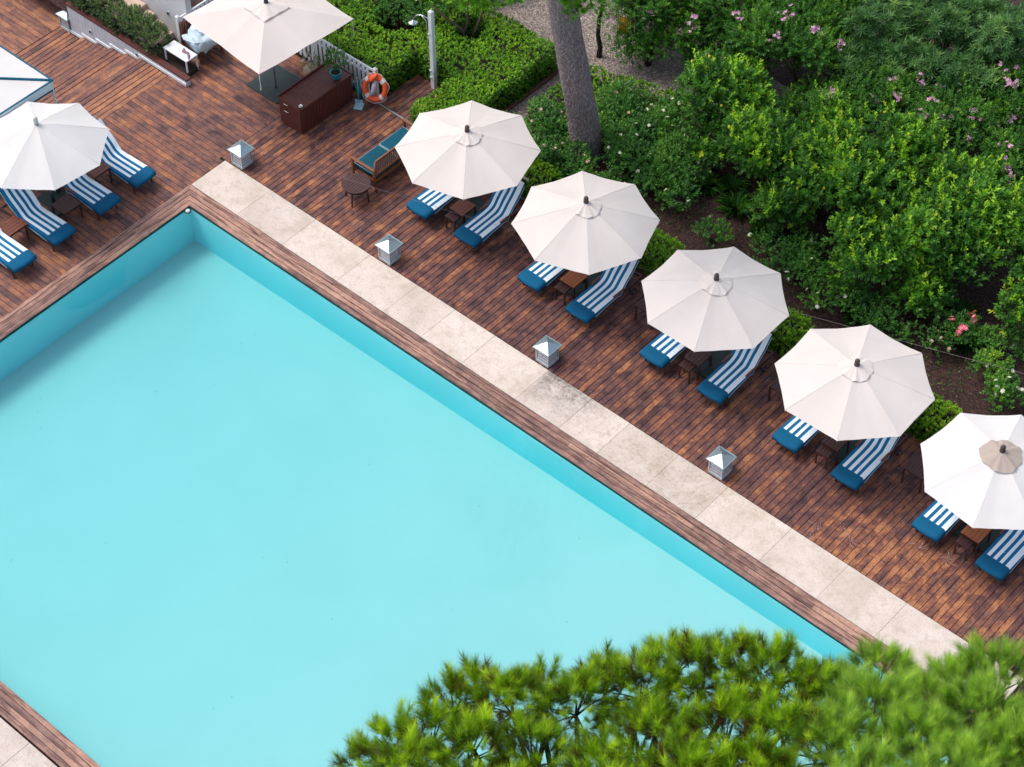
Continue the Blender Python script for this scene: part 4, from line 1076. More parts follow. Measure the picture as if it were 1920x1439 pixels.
def stems(t, x, y, z, r_, n_=5, mat=None, rad=0.03, base=(0, 0)):
    b = MB()
    for i in range(n_):
        a = 2*PI*i/n_+rng.uniform(-.4, .4); d = r_*rng.uniform(0.4, 0.8)
        m1 = (x+base[0]*0.5+d*0.3*math.cos(a), y+base[1]*0.5+d*0.3*math.sin(a), z*0.5)
        b.tube([(x+base[0]+0.04*math.cos(a), y+base[1]+0.04*math.sin(a), -0.05), m1, (x+d*math.cos(a), y+d*math.sin(a), z*rng.uniform(0.95, 1.3))], [rad, rad*0.7, rad*0.3], 6)
    b.build('stems', mat or M_twig, t, True)
# blossom meshes shared by all flowers
def bloom_mesh(name, mat, r_, petals=5, layers=1):
    b = MB(); 
    for l in range(layers):
        for k in range(petals):
            a = 2*PI*k/petals + l*0.5; rr = r_*(1-0.33*l); lift = 0.35+0.5*l
            c, s = math.cos(a), math.sin(a); i = len(b.v)
            b.v += [(0, 0, 0.002+0.2*r_*l), (rr*0.7*math.cos(a-0.5), rr*0.7*math.sin(a-0.5), rr*lift*0.7), (rr*c, rr*s, rr*lift*0.8), (rr*0.7*math.cos(a+0.5), rr*0.7*math.sin(a+0.5), rr*lift*0.7)]
            b.quad(i, i+1, i+2, i+3)
    me = b.mesh(name, mat); at = me.attributes.new('tone', 'FLOAT', 'FACE')
    at.data.foreach_set('value', np.clip(np.linspace(0.2, 1, len(b.f)), 0, 1).astype(np.float32)); return me
B_white = bloom_mesh('rose_bloom', P_white, 0.052, 6, 3); B_rose = bloom_mesh('rose_bloom', P_rosep, 0.062, 6, 3); B_pale = bloom_mesh('rose_bloom', P_palep, 0.045, 6, 3)
B_pink = bloom_mesh('trumpet_bloom', P_pink, 0.050, 5, 1); B_lemon = MB().lathe([(0.0, -0.045), (0.012, -0.04), (0.03, -0.015), (0.032, 0.01), (0.018, 0.035), (0.0, 0.045)], 8).mesh('lemon', M_lemon, True)

def put(name, me, parent, P, n_, rnd_=0.6, sc=(0.8, 1.2), cluster=1, cr=0.05, face=None):
    if len(P) == 0: return
    idx = rng.choice(len(P), min(n_, len(P)), replace=False)
    for i in idx:
        for c in range(cluster):
            q = P[i] + (rng.normal(0, cr, 3) if cluster > 1 else 0)
            o = link(name, me, parent, tuple(q)); s = rng.uniform(*sc); o.scale = (s, s, s)
            o.rotation_euler = (rng.uniform(-rnd_, rnd_)+0.35, rng.uniform(-rnd_, rnd_), rng.uniform(0, 6.28))

def bush(kind, label, x, y, z, r_, rz_, dens=1.0, flowers=0, bright=0.0):
    cfg = {'lemon': ('lemon_tree', 'lemon tree', L_citrus, dict(k=9, slen=0.19, spread=1.1, L=0.098, W=0.054), 50, 'lemon trees behind the rose bed'),
           'vine': ('flowering_vine', 'vine', L_vine, dict(k=12, slen=0.20, spread=1.2, L=0.058, W=0.034), 72, 'flowering vines along the gravel path'),
           'olea': ('narrow_leaved_shrub', 'shrub', L_olea, dict(k=15, slen=0.07, spread=1.3, L=0.17, W=0.030), 30, 'narrow leaved shrubs at the top edge'),
           'rose': ('rose_bush', 'rose bush', L_rose, dict(k=8, slen=0.13, spread=1.1, L=0.056, W=0.038), 85, 'rose bushes in the bed behind the parasols')}[kind]
    t = thing(cfg[0], label, cfg[1], (0, 0, 0), 0, cfg[5])
    ls = crown_lumps(x, y, z, r_, rz_, 8 if kind != 'rose' else 6)
    P, D, H = lump_anchors(ls, cfg[4]*dens)
    lu = np.array([rng.normal(0, 0.07) for _ in ls]).mean()
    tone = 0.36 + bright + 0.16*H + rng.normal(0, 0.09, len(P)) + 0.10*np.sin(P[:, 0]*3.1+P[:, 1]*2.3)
    if kind == 'lemon':
        br = (rng.random(len(P)) < 0.085) & (H > 0.25); tone = np.where(br, rng.uniform(0.74, 0.86, len(P)), tone)
        yl = rng.random(len(P)) < 0.004; tone = np.where(yl, 1.0, tone)
    elif kind == 'vine':
        br = (rng.random(len(P)) < 0.10); tone = np.where(br, tone+0.35, tone)
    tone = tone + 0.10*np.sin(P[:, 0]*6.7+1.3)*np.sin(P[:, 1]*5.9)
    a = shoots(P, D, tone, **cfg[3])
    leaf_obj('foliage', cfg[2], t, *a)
    if kind in ('lemon', 'vine'):
        top = P[H > 0.45]; m_ = int((26 if kind == 'lemon' else 12)*r_*r_)
        if len(top) > m_:
            q = top[rng.choice(len(top), m_, replace=False)]
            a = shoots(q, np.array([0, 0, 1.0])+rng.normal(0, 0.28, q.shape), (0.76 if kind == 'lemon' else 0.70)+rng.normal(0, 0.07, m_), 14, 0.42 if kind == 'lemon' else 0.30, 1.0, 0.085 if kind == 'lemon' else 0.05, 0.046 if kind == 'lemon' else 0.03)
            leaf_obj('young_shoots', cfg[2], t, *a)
    stems(t, x, y, z*0.8, r_, 6 if kind != 'rose' else 7, None, 0.028 if kind != 'rose' else 0.010)
    out = P[H > 0.2]
    if len(out): out = out + nrm(out - np.array([x, y, z-0.2]))*{'vine': 0.17, 'rose': 0.12, 'lemon': 0.13, 'olea': 0.1}[kind]
    return t, out
SITE = {'L1': (7.49,9.00,1.30), 'L2': (9.05,8.28,1.15)}
# lemon trees: x, y, z, r, rz, label, lemons
for (x, y, z, r_, rz_, lb, nf) in [
    (7.35,9.05,1.25,1.00,0.85,'lemon tree with many yellow fruits next to the gravel path bend',16), (8.85,8.45,1.15,0.95,0.80,'lemon tree leaning over the strap leaved plants',9),
    (10.34,8.55,1.25,1.00,0.85,'lemon tree with bright tips behind the middle parasol',6), (11.73,8.40,1.35,1.10,0.90,'broad lemon tree in the centre of the grove above the white roses',4),
    (12.30,7.35,1.00,0.80,0.75,'low lemon tree hanging over the mulch behind the fourth parasol',3), (13.30,8.65,1.35,1.05,0.90,'lemon tree above the pink roses',3),
    (11.30,9.95,1.40,0.85,0.80,'lemon tree with yellow green tips below the row of pink flowers',3), (14.70,9.70,1.40,1.05,0.90,'lemon tree near the right edge above the strap leaved clump',3),
    (15.70,8.55,1.05,0.80,0.80,'lemon tree at the right edge behind the white roses',2), (12.6,9.9,1.3,0.9,0.8,'lemon tree between the centre of the grove and the flowering vines',2),
    (10.0,7.55,0.75,0.60,0.55,'small lemon bush beside the strap leaved plants',1), (7.75,8.25,0.6,0.55,0.5,'small dark lemon bush between the white roses and the lemon trees',0), (13.55,7.50,0.75,0.55,0.50,'small lemon bush behind the parasol by the pink roses',0), (9.7,9.7,1.2,0.8,0.7,'lemon tree beside the dark gap in the grove',3)]:
    t, out = bush('lemon', lb, x, y, z, r_*1.08, rz_*1.05); put('lemon', B_lemon, t, out, nf, 0.4, (0.9, 1.2))
for (x, y, z, r_, rz_, lb, nf) in [
    (4.30,10.25,1.45,0.80,0.8,'flowering vine hanging around the yellow hose reel',4), (5.25,10.65,1.1,0.80,0.75,'flowering vine with pink clusters over the far path edge',5), (5.75,11.3,1.5,0.95,0.85,'flowering vine mound behind the path with three pink clusters',4),
    (6.86,10.95,1.65,0.95,0.85,'flowering vine mound between the path and the lemon trees',3), (7.85,11.25,1.55,0.90,0.8,'flowering vine with one ring shaped pink cluster',2), (7.74,12.6,1.6,0.95,0.85,'dark green vine mound at the top edge beside the narrow leaved shrubs',1),
    (9.44,10.9,1.25,0.80,0.7,'flowering vine above the dark gap in the grove',3), (10.25,11.4,1.25,0.9,0.75,'flowering vine with single mauve clusters under the narrow leaved shrubs',3), (11.54,11.4,1.35,0.9,0.8,'flowering vine with the large mauve cluster above the lemon tips',5),
    (12.3,12.7,1.5,1.0,0.85,'flowering vine heavy with pink clusters at the right edge',14), (13.2,11.3,1.2,0.85,0.75,'flowering vine at the right edge below the heavy pink clusters',4), (4.0,10.9,1.9,0.9,0.8,'flowering vine at the top edge right of the pine trunk',3),
    (7.0,12.2,1.8,1.0,0.85,'plain green vine mound at the top edge',0), (4.45,10.0,0.62,0.66,0.58,'low vine skirt under the hose reel at the path edge',1), (5.55,10.55,0.62,0.60,0.55,'low vine skirt under the three pink clusters',1), (6.85,10.35,0.75,0.62,0.6,'low vine beside the two lemons over the gravel',0), (3.75,10.55,1.3,0.6,0.7,'vine on the far side of the slender dark trunk',1), (8.6,11.9,1.1,0.7,0.8,'dark vine filling between the mounds',0), (8.5,10.35,0.7,0.6,0.6,'low vine beside the dark gap in the grove',0), (5.2,12.0,1.8,1.0,0.85,'plain green vine mound above the hose reel',2), (6.2,10.45,0.8,0.55,0.5,'low vine spilling over the gravel beside the lemons',1), (13.9,12.6,1.4,1.0,0.8,'vine mass cut by the right edge above the flowers',5)]:
    t, out = bush('vine', lb, x, y, z, r_, rz_)
    if nf: put('blossom', B_pink, t, out, int(nf*1.7+1), 0.6, (0.9, 1.3), 8, 0.065)
for (x, y, z, r_, rz_, lb) in [
    (9.01,12.3,1.9,0.9,0.8,'grey green narrow leaved shrub left of its row at the top'), (9.67,13.3,2.0,1.0,0.85,'grey green narrow leaved shrub reaching the top edge'), (10.83,13.6,2.0,1.0,0.85,'grey green narrow leaved shrub with pale tips at the top'),
    (10.0,12.1,1.6,0.8,0.7,'narrow leaved shrub in front above the mauve clusters'), (11.4,14.6,1.8,0.9,0.8,'narrow leaved shrub in the top right corner'), (11.1,12.5,1.6,0.8,0.7,'narrow leaved shrub left of the heavy pink clusters'),
    (9.0,11.6,1.3,0.7,0.6,'low narrow leaved shrub beside the flowering vines'), (9.3,14.6,2.0,1.0,0.85,'narrow leaved shrub beyond the others at the top edge'), (12.6,14.2,1.7,0.9,0.8,'narrow leaved shrub behind the heavy pink clusters'), (8.2,13.6,1.8,0.9,0.8,'narrow leaved shrub left of the top edge group')]:
    bush('olea', lb, x, y, z, r_, rz_)
RS = [(5.15,7.4,0.40,0.5,0.38,'white',2,'leafy rose bush close behind the pine trunk'), (5.95,7.35,0.42,0.55,0.40,'white',4,'leafy rose bush right of the pine trunk base'), (6.9,7.25,0.42,0.5,0.38,'white',2,'leafy rose bush left of the strap leaved plants'), (6.45,8.55,0.42,0.5,0.36,'white',3,'rose bush at the far hedge corner below the first lemons'), (5.1,6.1,0.30,0.45,0.3,'pale',4,'rose bush with pale buds in front of the pine trunk'), (3.95,5.95,0.34,0.45,0.34,'pale',5,'rose bush with pale blooms at the corner of the nearest parasol'), (7.6,7.3,0.4,0.4,0.34,'white',1,'dark rose bush hugging the strap leaved clumps'), (10.9,7.15,0.34,0.45,0.32,'white',1,'leafy rose bush under the lemon tree with bright tips'), (12.4,6.75,0.34,0.45,0.30,'white',1,'dark leafy rose bush in front of the low lemon tree'), (15.1,7.6,0.3,0.4,0.3,'white',1,'dark leafy rose bush beside the dark strap leaved clump'), (4.43,6.62,0.42,0.55,0.42,'pale',9,'rose bush with pale pink blooms left of the pine trunk'), (4.85,5.75,0.36,0.50,0.40,'pale',7,'rose bush with pale pink blooms behind the nearest parasol'), (5.75,6.05,0.36,0.45,0.36,'pale',6,'rose bush with pale pink blooms at the foot of the pine trunk'),
      (5.35,8.05,0.45,0.60,0.42,'pale',4,'dark leaved rose bush right of the pine trunk'), (6.30,8.00,0.48,0.60,0.45,'white',9,'rose bush with white blooms right of the pine trunk'), (6.40,6.95,0.45,0.60,0.45,'white',3,'leafy rose bush behind the second parasol'),
      (7.20,6.75,0.42,0.50,0.40,'white',2,'leafy rose bush next to the strap leaved plants'), (7.95,6.75,0.40,0.42,0.35,'white',3,'rose bush with small white blooms beside the strap leaved plants'), (9.06,6.50,0.28,0.36,0.26,'pale',1,'sparse yellowing rose bush on the bare mulch'),
      (11.07,6.72,0.38,0.48,0.36,'white',5,'rose bush with white blooms behind the middle parasol'), (11.85,6.35,0.28,0.42,0.26,'white',4,'small rose bush scattered with white blooms above the fourth parasol'), (13.10,6.62,0.34,0.42,0.30,'pale',2,'leafy rose bush left of the pink roses'),
      (14.55,7.30,0.36,0.42,0.32,'rose',6,'rose bush with bright pink blooms behind the fourth parasol'), (14.35,6.95,0.26,0.30,0.22,'pale',6,'small rose bush with pale blooms below the bright pink ones'), (15.56,7.05,0.34,0.42,0.30,'white',3,'light green rose bush right of the pink roses'),
      (16.15,6.60,0.34,0.42,0.30,'white',11,'rose bush crowded with white blooms at the right edge'), (15.85,7.95,0.42,0.45,0.38,'white',3,'rose bush with few white blooms near the right edge'), (10.21,6.95,0.32,0.38,0.28,'white',1,'sparse rose bush below the small lemon bush'),
      (7.06,7.78,0.46,0.50,0.42,'white',2,'rose bush between the white roses and the lemon trees'), (10.5,6.25,0.22,0.26,0.18,'white',1,'tiny rose bush near the rim of the middle parasol'), (6.6,6.15,0.30,0.40,0.28,'white',1,'low rose bush behind the left rim of the second parasol'),
      (16.9,7.1,0.3,0.4,0.3,'white',4,'rose bush with white blooms cut by the right edge'), (13.75,6.75,0.25,0.3,0.22,'pale',2,'little rose bush with pale buds behind the fourth parasol')]
for (x, y, z, r_, rz_, c, nf, lb) in RS:
    sp = 'sparse' in lb or 'tiny' in lb or 'small' in lb or 'little' in lb
    t, out = bush('rose', lb, x, y, z, r_, rz_, 0.6 if sp else 1.0, 0, 0.2 if 'yellowing' in lb or 'light' in lb else 0.04)
    put('bloom', {'white': B_white, 'rose': B_rose, 'pale': B_pale}[c], t, out, nf, 0.6, (0.8, 1.2), 3 if c == 'rose' else 1, 0.05)
# strap leaved clumps
for (x, y, r_, lb) in [(8.83,7.62,0.50,'strap leaved clump under the lemon tree leaning left'), (9.76,7.48,0.50,'strap leaved clump beside the sparse mulch patch'), (7.90,7.70,0.45,'strap leaved clump nearest the rose bushes'), (8.40,8.05,0.45,'strap leaved clump in the shade of the lemon tree'),
                       (14.15,8.10,0.50,'dark strap leaved clump above the pink roses'), (14.62,7.62,0.55,'dark strap leaved clump beside the bright pink blooms'), (10.6,7.6,0.42,'strap leaved clump half under the lemon trees'), (12.65,6.72,0.40,'strap leaved clump behind the rose bush left of the pink roses')]:
    t = thing('strap_leaved_plant', lb, 'plant', (0, 0, 0), 0, 'strap leaved clumps in the mulch bed')
    n_ = 150; a = rng.uniform(0, 2*PI, n_); el = rng.uniform(0.35, 1.35, n_)
    D = np.stack([np.cos(a)*np.cos(el), np.sin(a)*np.cos(el), np.sin(el)], 1)
    P = np.stack([x+0.06*np.cos(a), y+0.06*np.sin(a), np.full(n_, 0.0)-0.04], 1)
    leaf_obj('leaves', L_strap, t, P, D, np.array([0, 0, 1.0])+np.zeros((n_, 3)), r_*rng.uniform(0.75, 1.25, n_), 0.030, 0.4+rng.normal(0, 0.22, n_), 'strap')

# clipped hedges
def hedge(label, x0, x1, y0, y1, top, mask=None, edges=(), dens=330, name='clipped_hedge', bright=0.0, group=None, rnd_=0.0, mat=None, shp=None):
    t = thing(name, label, 'hedge', (0, 0, 0), 0, group)
    n_ = int((x1-x0)*(y1-y0)*dens)
    X = rng.uniform(x0, x1, n_); Y = rng.uniform(y0, y1, n_)
    if mask is not None: ok = mask(X, Y); X, Y = X[ok], Y[ok]
    if shp is not None: Zt = shp(X, Y)
    else: Zt = np.full(len(X), top)
    Z = Zt + 0.03*np.sin(X*5.3+Y*2.1) + 0.03*np.sin(Y*6.1-X*1.7) - 0.10*rng.random(len(X))**1.5
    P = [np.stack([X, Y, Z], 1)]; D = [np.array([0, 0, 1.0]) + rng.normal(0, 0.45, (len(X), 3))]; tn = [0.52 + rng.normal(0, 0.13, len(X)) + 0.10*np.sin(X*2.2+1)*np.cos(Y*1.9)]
    for (ax, ay, bx, by) in edges:
        L_ = math.hypot(bx-ax, by-ay); m_ = int(L_*top*dens*1.0); u = rng.random(m_); z = rng.uniform(-0.02, top, m_)
        nx, ny = (by-ay)/L_, -(bx-ax)/L_; off = -0.07*rng.random(m_) + 0.03*np.sin(u*L_*6)
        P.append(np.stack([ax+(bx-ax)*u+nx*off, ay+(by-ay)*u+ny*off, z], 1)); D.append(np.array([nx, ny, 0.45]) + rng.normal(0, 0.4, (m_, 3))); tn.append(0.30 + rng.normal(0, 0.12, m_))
    P = np.concatenate(P); D = np.concatenate(D); tn = np.concatenate(tn)+bright
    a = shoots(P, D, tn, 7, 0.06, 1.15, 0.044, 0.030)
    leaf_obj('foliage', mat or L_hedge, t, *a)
    return t
nook = lambda X, Y: (X > 0.72) & (X < 1.98) & (Y < 6.36)
h1c, h2c = (-0.38, 6.95, 0.62), (1.12, 7.72, 0.42)
def maskA(X, Y):
    ok = ~nook(X, Y) & ~((X < 1.98) & (Y < 5.22))
    for (cx_, cy_, r_) in (h1c, h2c): ok &= ((X-cx_)**2 + (Y-cy_)**2) > r_*r_
    return ok
def circ(c, n_=14): return [(c[0]+c[2]*math.cos(2*PI*(i+1)/n_), c[1]+c[2]*math.sin(2*PI*(i+1)/n_), c[0]+c[2]*math.cos(2*PI*i/n_), c[1]+c[2]*math.sin(2*PI*i/n_)) for i in range(n_)]
ha = hedge('large clipped hedge around the shower with two round cut outs', -4.5, 3.02, 4.86, 8.52, 0.68, maskA,
      [(3.02, 4.86, 3.02, 8.52), (1.98, 4.86, 3.02, 4.86), (-2.2, 5.24, 0.72, 5.24), (0.72, 5.24, 0.72, 6.36), (0.72, 6.36, 1.98, 6.36), (1.98, 6.36, 1.98, 4.86), (3.02, 8.52, -3, 8.52)] + circ(h1c) + circ(h2c), 430, bright=0.06)
b = MB()
for (xa, xb, ya, yb) in ((2.08, 2.93, 4.95, 8.42), (0.2, 0.62, 5.33, 8.42), (0.62, 2.08, 6.46, 7.2), (1.65, 2.08, 7.2, 8.42), (0.62, 1.65, 8.2, 8.42), (-4.4, -1.1, 5.33, 8.42), (-1.1, 0.2, 5.33, 6.2), (-1.1, 0.2, 7.7, 8.42)):
    b.box(((xa+xb)/2, (ya+yb)/2, 0.20), (xb-xa, yb-ya, 0.56))
b.build('dark_core', M_twigd, ha)  # solid dark boxes added inside to block the view through the leaves
hm = lambda X, Y: (Y < 8.62+0.30*(X-3.8)) & (Y > 6.85+0.12*(X-3.6)) & ((X < 5.9) | (Y > 8.3))
hb = hedge('low dark clipped hedge between the pine trunk and the gravel path', 3.72, 6.4, 6.6, 9.5, 0.48, hm, [(3.72, 8.6, 3.72, 6.7), (6.3, 9.35, 3.8, 8.62), (3.72, 6.75, 5.0, 6.9)], 340, bright=-0.06)
MB().box((4.7, 7.9, 0.16), (1.8, 1.2, 0.44)).build('dark_core', M_twigd, hb)  # added dark box, fills the inside of the low hedge
for i, (xa, xb, lb) in enumerate([(3.45, 5.9, 'box hedge block between the nearest parasol and the pine trunk'), (6.9, 9.22, 'round ended box hedge block at the rim of the second parasol'), (10.1, 12.45, 'round ended box hedge block at the rim of the middle parasol'),
                                  (13.7, 16.05, 'round ended box hedge block at the rim of the parasol by the pink roses'), (17.2, 19.4, 'box hedge block at the right edge behind the beige capped parasol')]):
    def mk(X, Y, xb=xb, xa=xa): return (((X-(xb-0.35))/0.35)**2 + ((Y-5.2)/0.38)**2 < 1) | ((X < xb-0.35) & (abs(Y-5.2) < 0.38))
    def zs(X, Y, xb=xb, xa=xa): return 0.60 - 0.9*np.clip(np.abs(Y-5.2)-0.2, 0, 1)**1.6*2 - 0.9*np.clip(X-(xb-0.3), 0, 1)**2*2.5
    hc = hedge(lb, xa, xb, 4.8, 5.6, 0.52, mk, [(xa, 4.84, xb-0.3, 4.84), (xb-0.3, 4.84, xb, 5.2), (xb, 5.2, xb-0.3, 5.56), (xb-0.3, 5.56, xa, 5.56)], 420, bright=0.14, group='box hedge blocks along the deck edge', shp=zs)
    MB().box(((xa+xb)/2-0.1, 5.2, 0.18), (xb-xa-0.5, 0.5, 0.44)).build('dark_core', M_twigd, hc)  # added dark box, fills the inside of each block
# shrubs in the planter
t = thing('planter_shrubs', 'row of glossy green shrubs growing in the white planter', 'shrubs', (0, 0, 0))
ls = []
for k in range(8): ls.append((-6.75+k*0.36+rng.uniform(-.05,.05), 2.93+rng.uniform(-.05,.05), 0.42+rng.uniform(-.05,.10), 0.30, 0.34))
P, D, H = lump_anchors(ls, 300, -0.7); tone = 0.38+0.22*H+rng.normal(0, 0.14, len(P))
leaf_obj('foliage', L_shrub, t, *shoots(P, D, tone, 9, 0.09, 1.1, 0.045, 0.022)); stems(t, -5.4, 2.95, 0.4, 1.0, 8, None, 0.012)
# shrub and small tree in the hedge cut outs
t = thing('rose_bush', 'blue green shrub with one white flower in the left hedge cut out', 'rose bush', (0, 0, 0))
ls = [(-0.62,7.25,0.62,0.42,0.42), (-0.05,7.35,0.75,0.42,0.42), (-0.30,7.6,0.9,0.45,0.4), (-0.75,6.95,0.5,0.28,0.3), (0.15,7.0,0.65,0.22,0.3), (-0.9,7.6,0.7,0.4,0.4)]
P, D, H = lump_anchors(ls, 75, -0.2); leaf_obj('foliage', L_rose, t, *shoots(P, D, 0.36+0.15*H+rng.normal(0, 0.09, len(P)), 9, 0.13, 1.1, 0.05, 0.028))
stems(t, -0.35, 6.95, 0.7, 0.5, 7, None, 0.012); link('bloom', B_white, t, (-0.05, 7.22, 1.17), 0, (1.7, 1.7, 1.7))
t = thing('small_tree', 'small crooked tree in the right hedge cut out behind the shower', 'tree', (0, 0, 0))
MB().tube([(1.12,7.70,-.05), (1.10,7.68,0.25), (0.95,7.62,0.55), (0.6,7.45,0.85), (0.25,7.35,1.1)], [0.07,0.055,0.045,0.03,0.015], 8).tube([(1.10,7.68,0.2), (1.2,7.8,0.6), (1.25,8.05,1.15)], [0.05,0.035,0.02], 7).tube([(1.0,7.64,0.45),(1.05,7.7,0.8),(0.9,7.9,1.3)], [0.04,0.03,0.015], 7).build('trunk', M_twig, t, True)
ls = [(0.95,7.95,1.40,0.42,0.36), (0.45,7.55,1.25,0.40,0.34), (0.30,8.1,1.30,0.42,0.34), (1.35,8.35,1.3,0.35,0.32), (0.75,8.4,1.6,0.40,0.3)]
P, D, H = lump_anchors(ls, 60, -0.4); tone = 0.55+0.18*H+rng.normal(0, 0.12, len(P))
leaf_obj('crown', L_citrus, t, *shoots(P, D, tone, 9, 0.13, 1.1, 0.052, 0.03))
for (q, lb) in (((0.8, 10.2, 0.9), 'dark bush at the top edge behind the large hedge'), ((-1.9, 9.6, 0.8), 'dark bush beyond the square parasol at the top edge'), ((-0.2, 9.7, 0.6), 'bush left of the gravel path at the top edge')):
    if q[0] > 0.5: continue
    bush('rose', lb, q[0], q[1], q[2], 0.8, 0.7)
# potted plant on the cabinet
t = thing('potted_plant', 'turquoise pot with a leafy plant on the cabinet end', 'potted plant', (0.12, 4.42, 0.74))
MB().lathe([(0.0, 0.0), (0.065, 0.0), (0.085, 0.03), (0.118, 0.13), (0.125, 0.175), (0.132, 0.18), (0.132, 0.20), (0.115, 0.20), (0.105, 0.15), (0.0, 0.15)], 26).build('pot', M_tealpot, t, True)
MB().lathe([(0.0, 0.165), (0.108, 0.16)], 16).build('soil', M_soil, t)
MB().tube([(0,0,0.14),(0.01,0.0,0.35),(0,0.03,0.6)], [0.014,0.012,0.008], 6).tube([(0,0,0.2),(-0.08,0.03,0.5)], [0.01,0.006], 5).tube([(0.01,0,0.25),(0.09,0.05,0.55)], [0.01,0.006], 5).build('stem', M_twig, t, True)
P, D, H = lump_anchors([(0.0,0.02,0.60,0.20,0.22), (-0.12,0.06,0.48,0.13,0.14), (0.13,0.05,0.52,0.13,0.14), (0.0,-0.1,0.45,0.10,0.10)], 150, -0.7)
leaf_obj('foliage', L_citrus, t, *shoots(P, D, 0.42+0.12*H+rng.normal(0, 0.09, len(P)), 8, 0.08, 1.1, 0.045, 0.024))
# leafy pot plants and flowers behind the cabinet
t = thing('flower_box', 'mauve and pink flowers and variegated leaves in front of the fence under the square parasol', 'flowers', (-0.85, 4.78, 0))
MB().cbox((0, 0, 0.09), (0.75, 0.24, 0.18), 0.01).build('box', M_stepst, t)
P, D, H = lump_anchors([(-0.25,0,0.3,0.16,0.18),(0.05,0,0.28,0.15,0.16),(0.3,0.02,0.3,0.15,0.18)], 130, -0.4)
leaf_obj('foliage', L_shrub, t, *shoots(P, D, 0.62+rng.normal(0, 0.16, len(P)), 7, 0.09, 1.0, 0.05, 0.02))
B_mauve = bloom_mesh('mauve_bloom', leafmat('mauve_petal', [(0, (0.42, 0.34, 0.62)), (1, (0.72, 0.66, 0.82))], 0.3), 0.05, 5, 2)
put('bloom', B_mauve, t, P[H > -0.1], 14, 0.7, (0.9, 1.4)); put('bloom', B_rose, t, P[H > 0.1], 5, 0.6, (0.8, 1.1))

# hose reel half hidden in the vine
t = thing('hose_reel', 'yellow hose wound on a reel hanging in the flowering vine', 'hose reel', (3.92, 9.80, 0.95)); t.rotation_euler = (0, 0, R(35))
for k in range(7):
    r0 = 0.17
    MB().tube([(-0.13+k*0.042, r0*math.cos(a), r0*math.sin(a)) for a in [2*PI*i/20 for i in range(21)]], 0.021, 6, 0, False).build('hose_turn', M_hose, t, True)
MB().lathe([(0.0, -0.012), (0.21, -0.012), (0.215, 0), (0.21, 0.012), (0.0, 0.012)], 24, (0.22, 0, 0), 0, Matrix.Rotation(PI/2, 3, 'Y')).build('flange', M_canb, t, True)
MB().tube([(0.22, 0, 0), (0.30, 0, 0), (0.30, 0.05, 0.16), (0.36, 0.05, 0.16)], 0.01, 6).build('crank', M_canb, t, True)
MB().tube([(-0.1, 0.15, 0.1), (0.0, 0.25, 0.28), (0.15, 0.2, 0.22), (0.28, 0.1, 0.12)], 0.014, 6).build('hose_end', M_hose, t, True)
MB().box((0.05, 0.22, -0.35), (0.05, 0.05, 1.2)).build('bracket', M_twig, t)

# ------------------------------------------------------------------ stone pine rising out of the rose bed
t = thing('tall_pine', 'tall pine with a leaning bare trunk in the rose bed', 'tree', (0, 0, 0))
ctrl = [(5.30,6.82,-0.1,0.37),(5.30,6.80,0.5,0.345),(5.32,6.68,1.2,0.33),(5.33,6.50,2.0,0.325),(5.34,6.30,2.9,0.315),(5.36,6.08,3.8,0.305),(5.42,5.86,4.7,0.30),(5.5,5.6,5.8,0.26),(5.6,5.5,7.2,0.22),(5.8,5.6,8.6,0.14)]
b = MB(); n_ = 40; rings = 90
for i in range(rings+1):
    u = i/rings*(len(ctrl)-1); k_ = min(int(u), len(ctrl)-2); f_ = u-k_
    c0, c1 = ctrl[k_], ctrl[k_+1]; c = [c0[j]*(1-f_)+c1[j]*f_ for j in range(4)]
    for j in range(n_):
        a = 2*PI*j/n_; rr = c[3]*(1+0.035*math.sin(3*a+c[2]*1.3)+0.02*math.sin(7*a-c[2]*2.1)+rng.normal(0, 0.013))
        b.v.append((c[0]+rr*math.cos(a), c[1]+rr*math.sin(a), c[2]))
for i in range(rings):
    for j in range(n_): b.quad(i*n_+j, i*n_+(j+1)%n_, (i+1)*n_+(j+1)%n_, (i+1)*n_+j)
b.build('trunk', M_bark, t, True)
def needles(name, mat, parent, P, D, k, L, W, tone, spread=0.75, slen=0.10):
    n0 = len(P); D = nrm(D); a = nrm(np.cross(D, rng.normal(size=(n0, 3)))); bb = np.cross(D, a)
    S = rng.random((n0, k)); az = rng.uniform(0, 2*PI, (n0, k)); an = spread*(1.15-0.75*S)*rng.uniform(0.6, 1.15, (n0, k))
    d = D[:, None]*np.cos(an)[..., None] + (a[:, None]*np.cos(az)[..., None] + bb[:, None]*np.sin(az)[..., None])*np.sin(an)[..., None]
    p = P[:, None] + D[:, None]*(S*slen)[..., None]
    tn = (tone[:, None] + rng.normal(0, 0.10, (n0, k)) + 0.30*(S-0.5))
    nn = rng.normal(size=(n0*k, 3))
    return leaf_obj(name, mat, parent, p.reshape(-1, 3), d.reshape(-1, 3), nn, (L*rng.uniform(0.7, 1.15, n0*k)), W, tn.ravel(), 'needle')
UL = [(7.22,1.82,8.29,0.27),(6.98,1.57,8.42,0.25),(7.43,1.96,8.38,0.25),(7.20,2.00,8.58,0.36),(7.86,3.40,7.44,0.22),(8.02,3.62,7.50,0.22),(7.02,1.67,8.38,0.34),(6.71,1.75,8.57,0.36),(7.15,2.02,8.54,0.32),(7.72,3.45,7.80,0.32),(7.94,3.70,7.83,0.36),(7.41,3.0,8.95,0.5),(8.11,4.6,8.2,0.5),(6.4,3.2,9.3,0.8),(7.3,5.0,9.3,0.9),(5.4,4.0,9.6,0.9),(6.2,6.2,9.6,1.1),(4.6,5.8,9.6,1.0),(5.6,7.8,9.4,1.0)]
P, D, H = lump_anchors([(x, y, z, r_, r_*0.7) for (x, y, z, r_) in UL], 60, -0.8)
